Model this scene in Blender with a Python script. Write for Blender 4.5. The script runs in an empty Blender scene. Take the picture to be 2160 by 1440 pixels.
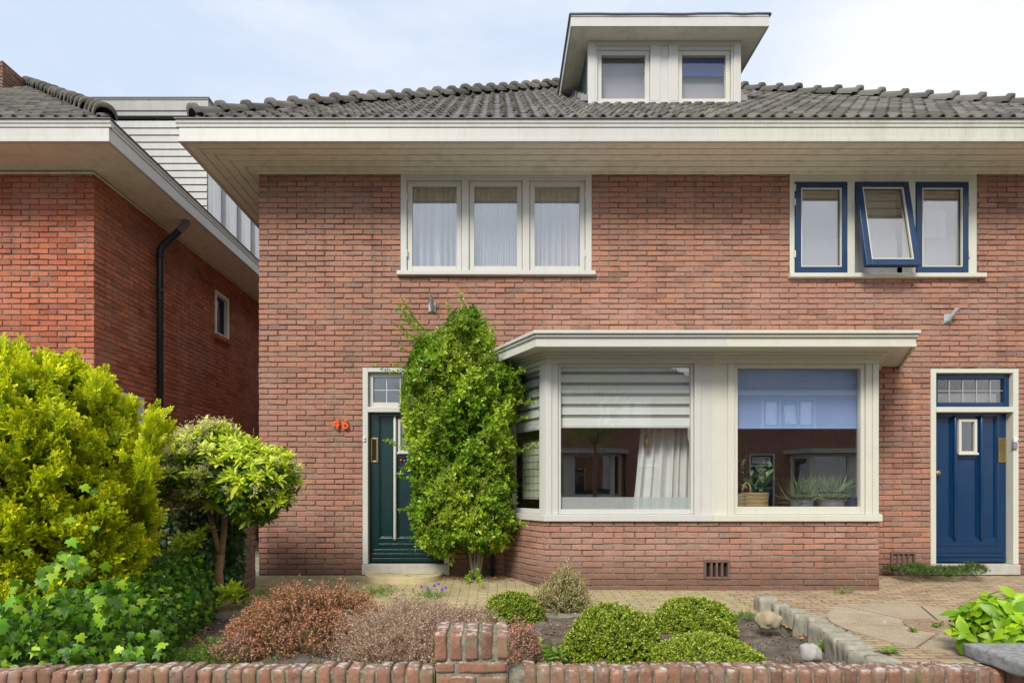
import bpy, math, random
import numpy as np
from mathutils import Vector, Matrix
from mathutils import noise as mnoise
R = math.radians
random.seed(7)
rng = np.random.default_rng(11)

# ------------------------------------------------------------------ camera, sky, sun, exposure
SC = bpy.context.scene
COL = SC.collection
F, VX, VY, CH, CD = 1190.0, 1050.0, 1030.0, 1.076, 7.0      # focal length in photo pixels, vanishing point, eye height, distance to the facade
cam = bpy.data.cameras.new("camera")
cam.sensor_width = 36.0
cam.lens = 36.0 * F / 2160.0
cam.shift_x = (1080 - VX) / 2160.0
cam.shift_y = (VY - 720) / 2160.0
cam.clip_start = 0.05
cam.clip_end = 1000
camo = bpy.data.objects.new("camera", cam)
COL.objects.link(camo)
camo.location = (0, -CD, CH)
camo.rotation_euler = (R(90), 0, 0)
SC.camera = camo

SUN_EL, SUN_AZ = 43.0, 206.0        # azimuth measured clockwise from +y; 180 is straight behind the camera
sd = Vector((math.sin(R(SUN_AZ)) * math.cos(R(SUN_EL)), math.cos(R(SUN_AZ)) * math.cos(R(SUN_EL)), math.sin(R(SUN_EL))))
sun = bpy.data.lights.new("sun", 'SUN')
sun.energy = 3.0
sun.angle = R(20)
sun.color = (1.0, 0.95, 0.87)
suno = bpy.data.objects.new("sun", sun)
COL.objects.link(suno)
suno.rotation_euler = (-sd).to_track_quat('-Z', 'Y').to_euler()

W = bpy.data.worlds.new("World")
SC.world = W
W.use_nodes = True
nt = W.node_tree
nt.nodes.clear()
def wn(t, **k):
    n = nt.nodes.new(t)
    for a, b in k.items(): setattr(n, a, b)
    return n
out = wn('ShaderNodeOutputWorld'); bg = wn('ShaderNodeBackground')
sky = wn('ShaderNodeTexSky', sky_type='NISHITA', sun_disc=False)
sky.sun_elevation = R(SUN_EL); sky.sun_rotation = R(SUN_AZ)
sky.air_density = 1.2; sky.dust_density = 2.0
tc = wn('ShaderNodeTexCoord')
skm = wn('ShaderNodeMix', data_type='RGBA', blend_type='MULTIPLY'); skm.inputs[0].default_value = 1.0
skm.inputs[7].default_value = (0.075, 0.075, 0.075, 1)
nt.links.new(sky.outputs[0], skm.inputs[6])
hz = wn('ShaderNodeMix', data_type='RGBA'); hz.inputs[0].default_value = 0.80          # thin high veil over the blue
hz.inputs[7].default_value = (0.61, 0.71, 0.86, 1)
nt.links.new(skm.outputs[2], hz.inputs[6])
mp = wn('ShaderNodeMapping'); mp.inputs['Scale'].default_value = (1.0, 1.0, 2.6)
nz = wn('ShaderNodeTexNoise'); nz.inputs['Scale'].default_value = 1.6; nz.inputs['Detail'].default_value = 6; nz.inputs['Roughness'].default_value = 0.55
nt.links.new(tc.outputs['Generated'], mp.inputs[0]); nt.links.new(mp.outputs[0], nz.inputs[0])
sx = wn('ShaderNodeSeparateXYZ'); nt.links.new(tc.outputs['Generated'], sx.inputs[0])
ma = wn('ShaderNodeMath', operation='MULTIPLY_ADD'); ma.inputs[1].default_value = 0.55; ma.inputs[2].default_value = 0.0
nt.links.new(sx.outputs[0], ma.inputs[0])
ad = wn('ShaderNodeMath', operation='ADD'); nt.links.new(ma.outputs[0], ad.inputs[0]); nt.links.new(nz.outputs[0], ad.inputs[1])
rp = wn('ShaderNodeMapRange'); rp.inputs[1].default_value = 0.5; rp.inputs[2].default_value = 0.78
nt.links.new(ad.outputs[0], rp.inputs[0])
cm = wn('ShaderNodeMix', data_type='RGBA'); cm.inputs[7].default_value = (0.745, 0.765, 0.80, 1)
mp2 = wn('ShaderNodeMapping'); mp2.inputs['Scale'].default_value = (1.3, 1.3, 5.0); mp2.inputs['Location'].default_value = (3.1, 1.7, .4)
nz2 = wn('ShaderNodeTexNoise'); nz2.inputs['Scale'].default_value = 2.2; nz2.inputs['Detail'].default_value = 7; nz2.inputs['Roughness'].default_value = 0.6
nt.links.new(tc.outputs['Generated'], mp2.inputs[0]); nt.links.new(mp2.outputs[0], nz2.inputs[0])
rp2 = wn('ShaderNodeMapRange'); rp2.inputs[1].default_value = 0.42; rp2.inputs[2].default_value = 0.72; rp2.inputs[4].default_value = 0.6
nt.links.new(nz2.outputs[0], rp2.inputs[0])
mxm = wn('ShaderNodeMath', operation='MAXIMUM'); nt.links.new(rp.outputs[0], mxm.inputs[0]); nt.links.new(rp2.outputs[0], mxm.inputs[1])
nt.links.new(mxm.outputs[0], cm.inputs[0]); nt.links.new(hz.outputs[2], cm.inputs[6])
nt.links.new(cm.outputs[2], bg.inputs[0]); bg.inputs[1].default_value = 1.0
nt.links.new(bg.outputs[0], out.inputs[0])

SC.view_settings.view_transform = 'Standard'
SC.view_settings.look = 'None'
SC.view_settings.exposure = 0.40
SC.view_settings.gamma = 1.0
SC.cycles.max_bounces = 8
SC.cycles.transparent_max_bounces = 24
SC.cycles.caustics_reflective = False
SC.cycles.caustics_refractive = False

# ------------------------------------------------------------------ helpers
def PX(px, d=7.0): return (px - VX) / F * d                       # photo column -> metres at distance d from the camera
def PZ(py, d=7.0): return CH - (py - VY) / F * d
def YD(d): return d - CD

WL = {}          # world location of each object's origin while building
class MB:
    def __init__(s): s.v = []; s.f = []
    def add(s, vs, fs):
        n = len(s.v); s.v.extend([tuple(p) for p in vs]); s.f.extend([tuple(i + n for i in f) for f in fs]); return s
    def box(s, x0, x1, y0, y1, z0, z1):
        if x0 > x1: x0, x1 = x1, x0
        if y0 > y1: y0, y1 = y1, y0
        if z0 > z1: z0, z1 = z1, z0
        return s.add([(x0,y0,z0),(x1,y0,z0),(x1,y1,z0),(x0,y1,z0),(x0,y0,z1),(x1,y0,z1),(x1,y1,z1),(x0,y1,z1)],
                     [(0,3,2,1),(4,5,6,7),(0,1,5,4),(1,2,6,5),(2,3,7,6),(3,0,4,7)])
    def obox(s, O, U, N, u0, u1, n0, n1, z0, z1):
        O, U, N = Vector(O), Vector(U), Vector(N)
        def p(u, n, z): q = O + U*u + N*n; return (q.x, q.y, q.z + z)
        flip = U.cross(N).z > 0
        vs = [p(u0,n1,z0),p(u1,n1,z0),p(u1,n0,z0),p(u0,n0,z0),p(u0,n1,z1),p(u1,n1,z1),p(u1,n0,z1),p(u0,n0,z1)]
        fs = [(0,3,2,1),(4,5,6,7),(0,1,5,4),(1,2,6,5),(2,3,7,6),(3,0,4,7)]
        if flip: fs = [tuple(reversed(f)) for f in fs]
        return s.add(vs, fs)
    def prism(s, poly, z0, z1):
        n = len(poly)
        vs = [(x,y,z0) for x,y in poly] + [(x,y,z1) for x,y in poly]
        a = sum(poly[i][0]*poly[(i+1)%n][1]-poly[(i+1)%n][0]*poly[i][1] for i in range(n))
        fs = [tuple(range(n-1,-1,-1)), tuple(range(n,2*n))] + [(i,(i+1)%n,n+(i+1)%n,n+i) for i in range(n)]
        if a < 0: fs = [tuple(reversed(f)) for f in fs]
        return s.add(vs, fs)
    def tube(s, pts, rad, n=10, cap=True):
        pts = [Vector(p) for p in pts]
        if not hasattr(rad, '__len__'): rad = [rad]*len(pts)
        base = len(s.v); up = None
        for i, p in enumerate(pts):
            t = (pts[min(i+1,len(pts)-1)] - pts[max(i-1,0)]).normalized()
            if up is None:
                up = Vector((0,0,1)) if abs(t.z) < .9 else Vector((1,0,0))
            a = t.cross(up).normalized(); b = a.cross(t).normalized(); up = b
            for k in range(n):
                w = 2*math.pi*k/n
                q = p + (a*math.cos(w)+b*math.sin(w))*rad[i]; s.v.append(tuple(q))
        for i in range(len(pts)-1):
            for k in range(n):
                k2 = (k+1)%n
                s.f.append((base+i*n+k, base+i*n+k2, base+(i+1)*n+k2, base+(i+1)*n+k))
        if cap:
            s.f.append(tuple(base+k for k in range(n-1,-1,-1)))
            e = base+(len(pts)-1)*n
            s.f.append(tuple(e+k for k in range(n)))
        return s
    def lathe(s, prof, c, n=20):
        base = len(s.v)
        for r, z in prof:
            for k in range(n):
                w = 2*math.pi*k/n; s.v.append((c[0]+r*math.cos(w), c[1]+r*math.sin(w), c[2]+z))
        for i in range(len(prof)-1):
            for k in range(n):
                k2 = (k+1)%n
                s.f.append((base+i*n+k, base+i*n+k2, base+(i+1)*n+k2, base+(i+1)*n+k))
        return s
    def build(s, name, mat, parent=None, bevel=0, smooth=False, origin=None):
        return build_np(name, np.array(s.v, dtype=np.float32), s.f, mat, parent, bevel, smooth, origin)

def build_np(name, V, faces, mat, parent=None, bevel=0, smooth=False, origin=None, attrs=None):
    lo, hi = V.min(0), V.max(0)
    if origin is None:
        c = (lo+hi)/2
        if parent is None: c[2] = lo[2]
    else: c = np.array(origin, dtype=np.float32)
    me = bpy.data.meshes.new(name)
    V = V - c
    if isinstance(faces, np.ndarray):
        nf, k = faces.shape
        me.vertices.add(len(V)); me.vertices.foreach_set('co', V.astype(np.float32).ravel())
        me.loops.add(nf*k); me.loops.foreach_set('vertex_index', faces.astype(np.int32).ravel())
        me.polygons.add(nf); me.polygons.foreach_set('loop_start', np.arange(0, nf*k, k, dtype=np.int32))
        me.polygons.foreach_set('loop_total', np.full(nf, k, dtype=np.int32))
        me.update(calc_edges=True)
    else:
        me.from_pydata([tuple(map(float, p)) for p in V], [], faces); me.update()
    if attrs:
        for an, av in attrs.items():
            a = me.attributes.new(an, 'FLOAT', 'POINT'); a.data.foreach_set('value', np.asarray(av, dtype=np.float32))
    if smooth: me.polygons.foreach_set('use_smooth', np.ones(len(me.polygons), dtype=bool))
    for m in (mat if isinstance(mat, (list, tuple)) else [mat]): me.materials.append(m)
    o = bpy.data.objects.new(name, me); COL.objects.link(o)
    if bevel:
        b = o.modifiers.new('bevel', 'BEVEL'); b.width = bevel; b.segments = 2; b.limit_method = 'ANGLE'; b.angle_limit = R(40)
    c = Vector([float(x) for x in c]); WL[o.name] = c
    if parent is not None:
        o.parent = parent; o.location = c - WL[parent.name]
    else: o.location = c
    return o

def empty(name, loc, label=None, cat=None, group=None):
    o = bpy.data.objects.new(name, None); o.empty_display_size = .2
    COL.objects.link(o); o.location = loc; WL[o.name] = Vector(loc)
    if label: tag(o, label, cat, group)
    return o
def tag(o, label=None, cat=None, group=None, kind=None):
    if label: o['label'] = label
    if cat: o['category'] = cat
    if group: o['group'] = group
    if kind: o['kind'] = kind
    return o
def kids(o): return [c for c in COL.objects if c.parent == o]
def copy_tree(o, parent=None):
    c = o.copy(); COL.objects.link(c)
    if parent is not None: c.parent = parent
    for ch in kids(o): copy_tree(ch, c)
    return c

# ------------------------------------------------------------------ materials
class NT:
    def __init__(s, name):
        s.m = bpy.data.materials.new(name); s.m.use_nodes = True
        s.t = s.m.node_tree; s.t.nodes.clear()
        s.out = s.n('ShaderNodeOutputMaterial')
    def n(s, t, ins=None, **k):
        x = s.t.nodes.new(t)
        for a, b in k.items(): setattr(x, a, b)
        if ins:
            for a, b in ins.items():
                if hasattr(b, 'node') or hasattr(b, 'is_linked'): s.t.links.new(b, x.inputs[a])
                else: x.inputs[a].default_value = b
        return x
    def l(s, a, b): s.t.links.new(a, b)
    def coord(s, scale=None, kind='Object'):
        c = s.n('ShaderNodeTexCoord').outputs[kind]
        if scale is not None:
            c = s.n('ShaderNodeMapping', {0: c, 'Scale': scale}).outputs[0]
        return c
    def noise(s, co, scale, detail=4, rough=.6):
        return s.n('ShaderNodeTexNoise', {'Vector': co, 'Scale': scale, 'Detail': detail, 'Roughness': rough}).outputs[0]
    def ramp(s, fac, stops, interp='LINEAR'):
        r = s.n('ShaderNodeValToRGB', {0: fac}); e = r.color_ramp; e.interpolation = interp
        while len(e.elements) < len(stops): e.elements.new(.5)
        for el, (p, c) in zip(e.elements, stops): el.position = p; el.color = (*c, 1) if len(c) == 3 else c
        return r.outputs[0]
    def mix(s, f, a, b, mode='MIX'):
        return s.n('ShaderNodeMix', {0: f, 6: a if hasattr(a,'is_linked') else (*a,1), 7: b if hasattr(b,'is_linked') else (*b,1)}, data_type='RGBA', blend_type=mode).outputs[2]
    def rng(s, f, a, b, c=0., d=1.):
        return s.n('ShaderNodeMapRange', {0: f, 1: a, 2: b, 3: c, 4: d}).outputs[0]
    def math(s, op, a, b=0.):
        return s.n('ShaderNodeMath', {0: a, 1: b}, operation=op).outputs[0]
    def bsdf(s, col, rough=.6, spec=.4, bump=None, bstr=.3, bdist=.01, **extra):
        ins = {'Base Color': col if hasattr(col,'is_linked') else (*col,1), 'Roughness': rough, 'Specular IOR Level': spec}
        if bump is not None:
            ins['Normal'] = s.n('ShaderNodeBump', {'Strength': bstr, 'Distance': bdist, 'Height': bump}).outputs[0]
        ins.update(extra)
        return s.n('ShaderNodeBsdfPrincipled', ins).outputs[0]
    def done(s, sh): s.l(sh, s.out.inputs[0]); return s.m

def m_brick(name, stops, dirt=True, lime=.5, dark_base=True):
    t = NT(name)
    geo = t.n('ShaderNodeNewGeometry')
    ri = geo.outputs['Random Per Island']
    pos = geo.outputs['Position']
    c = t.ramp(ri, stops)
    n1 = t.noise(pos, 9, 5)                       # blotches
    c = t.mix(t.rng(n1, .42, .75, 0, .45), c, (.30,.125,.085))
    n2 = t.noise(pos, 60, 4, .7)
    c = t.mix(t.rng(n2, .45, .72, 0, .6), c, (.56,.30,.21))
    c = t.mix(t.rng(t.noise(pos, 27, 6, .75), .52, .70, 0, .55), c, (.20,.105,.078))
    n5 = t.noise(pos, 1.1, 4)                      # broad weathered fields
    c = t.mix(t.rng(n5, .48, .72, 0, .5), c, (.40,.235,.19))
    st = t.noise(t.n('ShaderNodeMapping', {0: pos, 'Scale': (5., 5., .55)}).outputs[0], 1.6, 5, .6)      # rain streaks and soot
    c = t.mix(t.rng(st, .52, .74, 0, .5), c, (.17,.10,.078))
    c = t.mix(t.rng(t.noise(pos, .8, 5), .56, .72, 0, .35), c, (.50,.36,.31))
    n3 = t.noise(pos, 34, 3, .5)                   # lime flecks
    c = t.mix(t.rng(n3, .70, .76, 0, lime), c, (.62,.55,.48))
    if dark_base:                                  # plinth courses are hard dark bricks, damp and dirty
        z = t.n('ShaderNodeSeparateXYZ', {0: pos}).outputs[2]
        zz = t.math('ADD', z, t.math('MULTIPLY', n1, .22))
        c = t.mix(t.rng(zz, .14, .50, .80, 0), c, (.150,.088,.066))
    return t.done(t.bsdf(c, .88, .2, t.math('ADD', t.noise(pos, 45, 6, .7), t.math('MULTIPLY', n2, .5)), .9, .010))

def m_mortar(name, a, b):
    t = NT(name); pos = t.n('ShaderNodeNewGeometry').outputs['Position']
    c = t.mix(t.rng(t.noise(pos, 2.2, 6), .38, .66), a, b)
    return t.done(t.bsdf(c, .95, .1, t.noise(pos, 120, 3), .5, .004))

def m_paint(name, col, dirt=(.42,.39,.31), amt=.22, rough=.38, grain=True):
    t = NT(name); pos = t.n('ShaderNodeNewGeometry').outputs['Position']
    st = t.noise(t.n('ShaderNodeMapping', {0: pos, 'Scale': (3., 3., 1.2)}).outputs[0], 2.3, 7, .65)
    c = t.mix(t.rng(st, .48, .8, 0, amt), col, dirt)
    fine = t.noise(t.n('ShaderNodeMapping', {0: pos, 'Scale': (1., 1., 1.)}).outputs[0], 70, 3)
    c = t.mix(t.rng(fine, .62, .8, 0, amt*.5), c, dirt)
    drip = t.noise(t.n('ShaderNodeMapping', {0: pos, 'Scale': (22., 22., .8)}).outputs[0], 2., 4, .6)
    c = t.mix(t.rng(drip, .55, .8, 0, amt), c, dirt)
    b = t.noise(t.n('ShaderNodeMapping', {0: pos, 'Scale': (6., 40., 40.)}).outputs[0], 3., 3)
    return t.done(t.bsdf(c, rough, .35, b, .12, .004))

def m_plain(name, col, rough=.5, spec=.4, var=.25, scale=14, metal=0., bstr=.15, tint=None):
    t = NT(name); pos = t.coord()
    n = t.noise(pos, scale, 5)
    c = t.mix(t.rng(n, .3, .75, 0, var), col, tint if tint else tuple(x*.45 for x in col))
    return t.done(t.bsdf(c, rough, spec, t.noise(pos, scale*4, 3), bstr, .003, Metallic=metal))

def m_glass(name, f0=.085, rough=.0, tint=(1,1,1), wob=.0):
    t = NT(name)
    g = t.n('ShaderNodeNewGeometry')
    pos = g.outputs['Position']
    dot = t.n('ShaderNodeVectorMath', {0: g.outputs['Normal'], 1: g.outputs['Incoming']}, operation='DOT_PRODUCT').outputs['Value']
    k = t.math('SUBTRACT', 1., t.math('ABSOLUTE', dot))
    k5 = t.math('POWER', k, 5.)
    fac = t.math('ADD', f0, t.math('MULTIPLY', k5, 1-f0))
    bump = t.n('ShaderNodeBump', {'Strength': .6 if wob > .1 else .05, 'Distance': wob if wob else .002, 'Height': t.noise(pos, 55 if wob > .001 else 1.1, 2)}).outputs[0]
    gl = t.n('ShaderNodeBsdfGlossy', {'Color': (1,1,1,1), 'Roughness': rough, 'Normal': bump}).outputs[0]
    tr = t.n('ShaderNodeBsdfTransparent', {'Color': (*tint,1)}).outputs[0]
    return t.done(t.n('ShaderNodeMixShader', {0: fac, 1: tr, 2: gl}).outputs[0])

def m_leaf(name, cols, rough=.42, spec=.45, trans=.30, tipcol=None, hue=.3):
    """cols: ramp over the per-leaf 'tint' attribute; tipcol: colour of a spray's young tips (attribute 'tip')"""
    t = NT(name)
    a = t.n('ShaderNodeAttribute', attribute_name='tint').outputs['Fac']
    c = t.ramp(a, [(i/(len(cols)-1), x) for i, x in enumerate(cols)])
    if tipcol is not None:
        tp = t.n('ShaderNodeAttribute', attribute_name='tip').outputs['Fac']
        c = t.mix(tp, c, tipcol)
    ri = t.n('ShaderNodeNewGeometry').outputs['Random Per Island']
    hs = t.n('ShaderNodeHueSaturation', {'Hue': t.rng(ri, 0, 1, .5-.02*hue*2, .5+.02*hue*2), 'Value': t.rng(t.math('FRACT', t.math('MULTIPLY', ri, 7.31)), 0, 1, 1-hue, 1+hue), 'Color': c}).outputs[0]
    p = t.bsdf(hs, rough, spec)
    tl = t.n('ShaderNodeBsdfTranslucent', {'Color': t.mix(.5, hs, (.30,.5,.03), 'MIX')}).outputs[0]
    return t.done(t.n('ShaderNodeMixShader', {0: trans, 1: p, 2: tl}).outputs[0])

BR = [(0,(.22,.115,.088)),(.12,(.32,.16,.115)),(.35,(.40,.20,.138)),(.6,(.42,.195,.125)),(.78,(.38,.21,.16)),(.90,(.28,.165,.13)),(.96,(.42,.20,.125)),(1,(.49,.23,.14))]
BN = [(0,(.32,.08,.042)),(.3,(.46,.115,.052)),(.65,(.56,.155,.068)),(.85,(.50,.16,.095)),(1,(.64,.20,.08))]
BW = [(0,(.16,.075,.055)),(.3,(.26,.11,.075)),(.6,(.36,.14,.085)),(.8,(.30,.15,.11)),(1,(.42,.16,.09))]
M = dict(
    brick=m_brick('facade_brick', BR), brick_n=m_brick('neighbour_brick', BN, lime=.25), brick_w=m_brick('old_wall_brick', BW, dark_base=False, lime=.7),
    brick_s=m_brick('neighbour_side_brick', [(0,(.28,.085,.045)),(.4,(.50,.15,.075)),(.8,(.62,.19,.095)),(1,(.42,.14,.08))], lime=.12),
    mortar=m_mortar('mortar', (.10,.085,.065), (.31,.265,.20)), mortar_l=m_mortar('light_mortar', (.20,.17,.12), (.36,.32,.24)),
    white=m_paint('grey_white_paint', (.565,.555,.515)), cream=m_paint('cream_paint', (.60,.59,.50)), soffit=m_paint('soffit_paint', (.80,.755,.62), (.36,.34,.22), amt=.5),
    fascia=m_paint('fascia_paint', (.55,.54,.51), amt=.45), fascia_c=m_paint('fascia_cream_paint', (.565,.555,.475), (.34,.34,.25), amt=.6),
    bright=m_paint('shade_lifted_white', (.86,.86,.85)), siding=m_paint('siding_paint', (.235,.24,.235), (.36,.37,.30), amt=.6),  # bright: white lifted in its colour to offset shade on the neighbour's side frames
    zinc=m_plain('zinc', (.10,.10,.105), .5, .5, metal=.3), galv=m_plain('galvanised', (.50,.51,.51), .5, .5, metal=.15, var=.4),
    black=m_plain('black_pipe', (.022,.024,.028), .32, .5), green=m_plain('dark_green_gloss', (.004,.030,.030), .22, .5, var=.5, scale=5, bstr=.12),
    blue=m_plain('blue_gloss', (.005,.036,.105), .22, .5, var=.45, scale=5, bstr=.12), cheek=m_plain('green_cladding', (.035,.085,.06), .5),
    brass=m_plain('brass', (.42,.31,.13), .38, .5, metal=.8, var=.6, scale=40), dark=m_plain('dark_void', (.012,.012,.012), .8),
    stone=m_plain('door_stone', (.50,.48,.42), .8, .2, var=.5, scale=10, bstr=.4), step=m_plain('step_stone', (.58,.49,.28), .9, .2, var=.45, scale=9, bstr=.5),
    orange=m_plain('orange_enamel', (.80,.10,.008), .25, .5, var=.1), plastic=m_plain('white_plastic', (.75,.75,.74), .35), grey=m_plain('grey_plastic', (.25,.24,.27), .5),
    glass=m_glass('window_glass', .125), glass_d=m_glass('dark_glass', .15), glass_u=m_glass('upper_glass', .225), glass_l=m_glass('clear_glass', .07), obscure=m_glass('figured_glass', .16, .12, (.8,.8,.8), .02),
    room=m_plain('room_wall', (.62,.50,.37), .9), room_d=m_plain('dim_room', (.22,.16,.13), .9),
    bark=m_plain('bark', (.34,.215,.13), .9, .1, var=.8, scale=30, bstr=1.0), stem=m_plain('pale_stem', (.27,.21,.165), .9, .1, var=.6, scale=40, bstr=.8),
    twig=m_plain('twig', (.14,.085,.055), .9, .1, var=.6, scale=40),
    kerb=m_plain('kerb_stone', (.38,.35,.28), .9, .2, var=.7, scale=16, bstr=.9, tint=(.15,.15,.10)), slab=m_plain('bluestone', (.33,.33,.32), .85, .2, var=.8, scale=35, bstr=1.0, tint=(.09,.09,.09)),
    pebble=m_plain('tan_boulder', (.42,.34,.23), .75, .3, var=.5, scale=9), pebble_g=m_plain('grey_boulder', (.40,.39,.36), .75, .3, var=.4, scale=9),
    lead=m_plain('lead', (.14,.145,.15), .6, .4),
)

# ------------------------------------------------------------------ brick walls laid brick by brick
BL, BH, BJ = .235, .0659, .0115
def rect_sub(rects, h):
    o = []
    for (a,b,c,d) in rects:
        if h[0] >= b or h[1] <= a or h[2] >= d or h[3] <= c: o.append((a,b,c,d)); continue
        if h[0] > a: o.append((a,h[0],c,d))
        if h[1] < b: o.append((h[1],b,c,d))
        a2, b2 = max(a,h[0]), min(b,h[1])
        if h[2] > c: o.append((a2,b2,c,h[2]))
        if h[3] < d: o.append((a2,b2,h[3],d))
    return o
def brick_wall(bricks, mortar, O, U, N, ul, z0, z1, holes=(), phase=0., L=BL, H=BH, J=BJ, jit=.0042, soldier=False, rough=.0034):
    O, U, N = Vector(O), Vector(U).normalized(), Vector(N).normalized()
    cw = U.cross(Vector((0,0,1))).dot(N) > 0
    rnd = random.random
    def put(u, n, z): q = O + U*u + N*n; return (q.x, q.y, z)
    nr = int(math.ceil((z1-z0)/H))
    for r in range(nr):
        za, zb = z0+r*H, min(z0+(r+1)*H, z1)
        if zb-za < .03: continue
        off = phase + (L/2 if r % 2 else 0)
        k0, k1 = int(math.floor(off/L))-1, int(math.ceil((ul+off)/L))+1
        for k in range(k0, k1):
            ua, ub = max(k*L-off, 0), min((k+1)*L-off, ul)
            if ub-ua < .035: continue
            ja = J/2 if ua > 0 else 0; jb = J/2 if ub < ul else 0
            rc = [(ua+ja, ub-jb, za+J/2, zb-J/2)]
            for h in holes: rc = rect_sub(rc, h)
            for (a,b,c,d) in rc:
                if b-a < .022 or d-c < .016: continue
                e = .0045
                n0 = (rnd()-.5)*2*jit; tl = (rnd()-.5)*jit
                w = lambda: (rnd()-.5)*2*rough
                a1,b1,c1,d1 = a+w(),b+w(),c+w(),d+w()
                dz1, dz2 = (rnd()-.5)*.006, (rnd()-.5)*.006
                vs = [put(a1,-.022,c1+dz1),put(b1,-.022,c1-dz1),put(b1,-.022,d1+dz2),put(a1,-.022,d1-dz2)]
                f = n0-.0045
                vs += [put(a1,f,c1+dz1),put(b1,f,c1-dz1),put(b1,f,d1+dz2),put(a1,f,d1-dz2)]
                vs += [put(a1+e+w()/2,n0+tl,c1+e+dz1),put(b1-e+w()/2,n0-tl,c1+e-dz1),put(b1-e+w()/2,n0-tl,d1-e+dz2),put(a1+e+w()/2,n0+tl,d1-e-dz2)]
                fs = [(0,1,5,4),(1,2,6,5),(2,3,7,6),(3,0,4,7),(4,5,9,8),(5,6,10,9),(6,7,11,10),(7,4,8,11),(8,9,10,11)]
                if not cw: fs = [tuple(reversed(q)) for q in fs]
                bricks.add(vs, fs)
    # mortar bed, recessed, with the openings cut and their reveals lined
    us = sorted({0., ul, *[min(max(h[i],0),ul) for h in holes for i in (0,1)]})
    zs = sorted({z0, z1, *[min(max(h[i],z0),z1) for h in holes for i in (2,3)]})
    m = -.011
    def q4(p):
        mortar.add(p, [(0,1,2,3) if cw else (3,2,1,0)])
    for i in range(len(us)-1):
        for j in range(len(zs)-1):
            uc, zc = (us[i]+us[i+1])/2, (zs[j]+zs[j+1])/2
            if any(h[0] < uc < h[1] and h[2] < zc < h[3] for h in holes): continue
            q4([put(us[i],m,zs[j]),put(us[i+1],m,zs[j]),put(us[i+1],m,zs[j+1]),put(us[i],m,zs[j+1])])
    for h in holes:
        a,b,c,d = h[0],h[1],max(h[2],z0),min(h[3],z1); dp = -.24
        q4([put(a,dp,c),put(a,m,c),put(a,m,d),put(a,dp,d)][::-1])
        q4([put(b,m,c),put(b,dp,c),put(b,dp,d),put(b,m,d)][::-1])
        q4([put(a,m,d),put(b,m,d),put(b,dp,d),put(a,dp,d)])
        q4([put(a,dp,c),put(b,dp,c),put(b,m,c),put(a,m,c)])

# ------------------------------------------------------------------ pantiled slopes and hip caps
def tiles(mb, O, U, V, inside, nu, nv, w=.16, ex=.285):
    O, U, V = Vector(O), Vector(U).normalized(), Vector(V).normalized(); N = U.cross(V).normalized()
    S = [0,.14,.30,.46,.58,.66,.74,.82,.90,.97,1.04]
    Hh = [.018,.005,.0,.003,.012,.028,.039,.041,.034,.022,.007]
    for j in range(nv):
        for i in range(nu):
            u0, v0 = i*w, j*ex
            cen = O + U*(u0+w*.5) + V*(v0+ex*.5)
            if not inside(cen): continue
            ja, jb, jr = (random.random()-.5)*.014, (random.random()-.5)*.012, (random.random()-.5)*.018
            if random.random() < .02: ja -= .03; jr *= 2
            base = len(mb.v)
            for (dv, h0) in ((-.016, .006), (-.016, .024), (.03,.022), (ex*1.04, .004)):
                for s, h in zip(S, Hh):
                    p = O + U*(u0+s*w+jr*(dv/ex)+ja*.3) + V*(v0+dv+ja) + N*(h*(1.0)+h0+jb*.6 + (s-.5)*jr*.5)
                    mb.v.append(tuple(p))
            n = len(S)
            for r in range(3):
                for k in range(n-1):
                    mb.f.append((base+r*n+k, base+r*n+k+1, base+(r+1)*n+k+1, base+(r+1)*n+k))
def caps(mb, A, B, r=.092, step=.34):
    A, B = Vector(A), Vector(B); d = (B-A); L = d.length; d.normalize()
    side = d.cross(Vector((0,0,1))).normalized(); up = side.cross(d).normalized()
    n = int(L/step)
    for i in range(n):
        tilt = random.uniform(-.012,.012); sh = random.uniform(-.012,.012)
        base = len(mb.v); K = 9
        rings = [(0.,r*1.12,-.02),(0.,r*1.26,.02),(.07,r*1.26,.02),(.085,r*1.10,.0),(step+.03,r*.92,-.012)]
        for (t, rr, lift) in rings:
            for k in range(K):
                a = math.pi*(k/(K-1)); a = -.25+a*(1+.5/math.pi)
                p = A + d*(i*step+t) + side*(math.cos(a)*rr+sh) + up*(math.sin(a)*rr*.95+lift+tilt)
                mb.v.append(tuple(p))
        for q in range(len(rings)-1):
            for k in range(K-1):
                mb.f.append((base+q*K+k, base+q*K+k+1, base+(q+1)*K+k+1, base+(q+1)*K+k))

def m_tile():
    t = NT('grey_pantile'); g = t.n('ShaderNodeNewGeometry'); pos = g.outputs['Position']
    c = t.ramp(g.outputs['Random Per Island'], [(0,(.08,.076,.07)),(.5,(.125,.117,.106)),(.85,(.185,.172,.152)),(1,(.10,.09,.08))])
    n = t.noise(pos, 6, 6, .65)
    c = t.mix(t.rng(n, .5, .68, 0, .7), c, (.10,.10,.04))
    c = t.mix(t.rng(t.noise(pos, 42, 4), .60, .72, 0, .5), c, (.33,.32,.28))
    return t.done(t.bsdf(c, .85, .25, t.noise(pos, 60, 5), .5, .006))
M['tile'] = m_tile()

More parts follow.
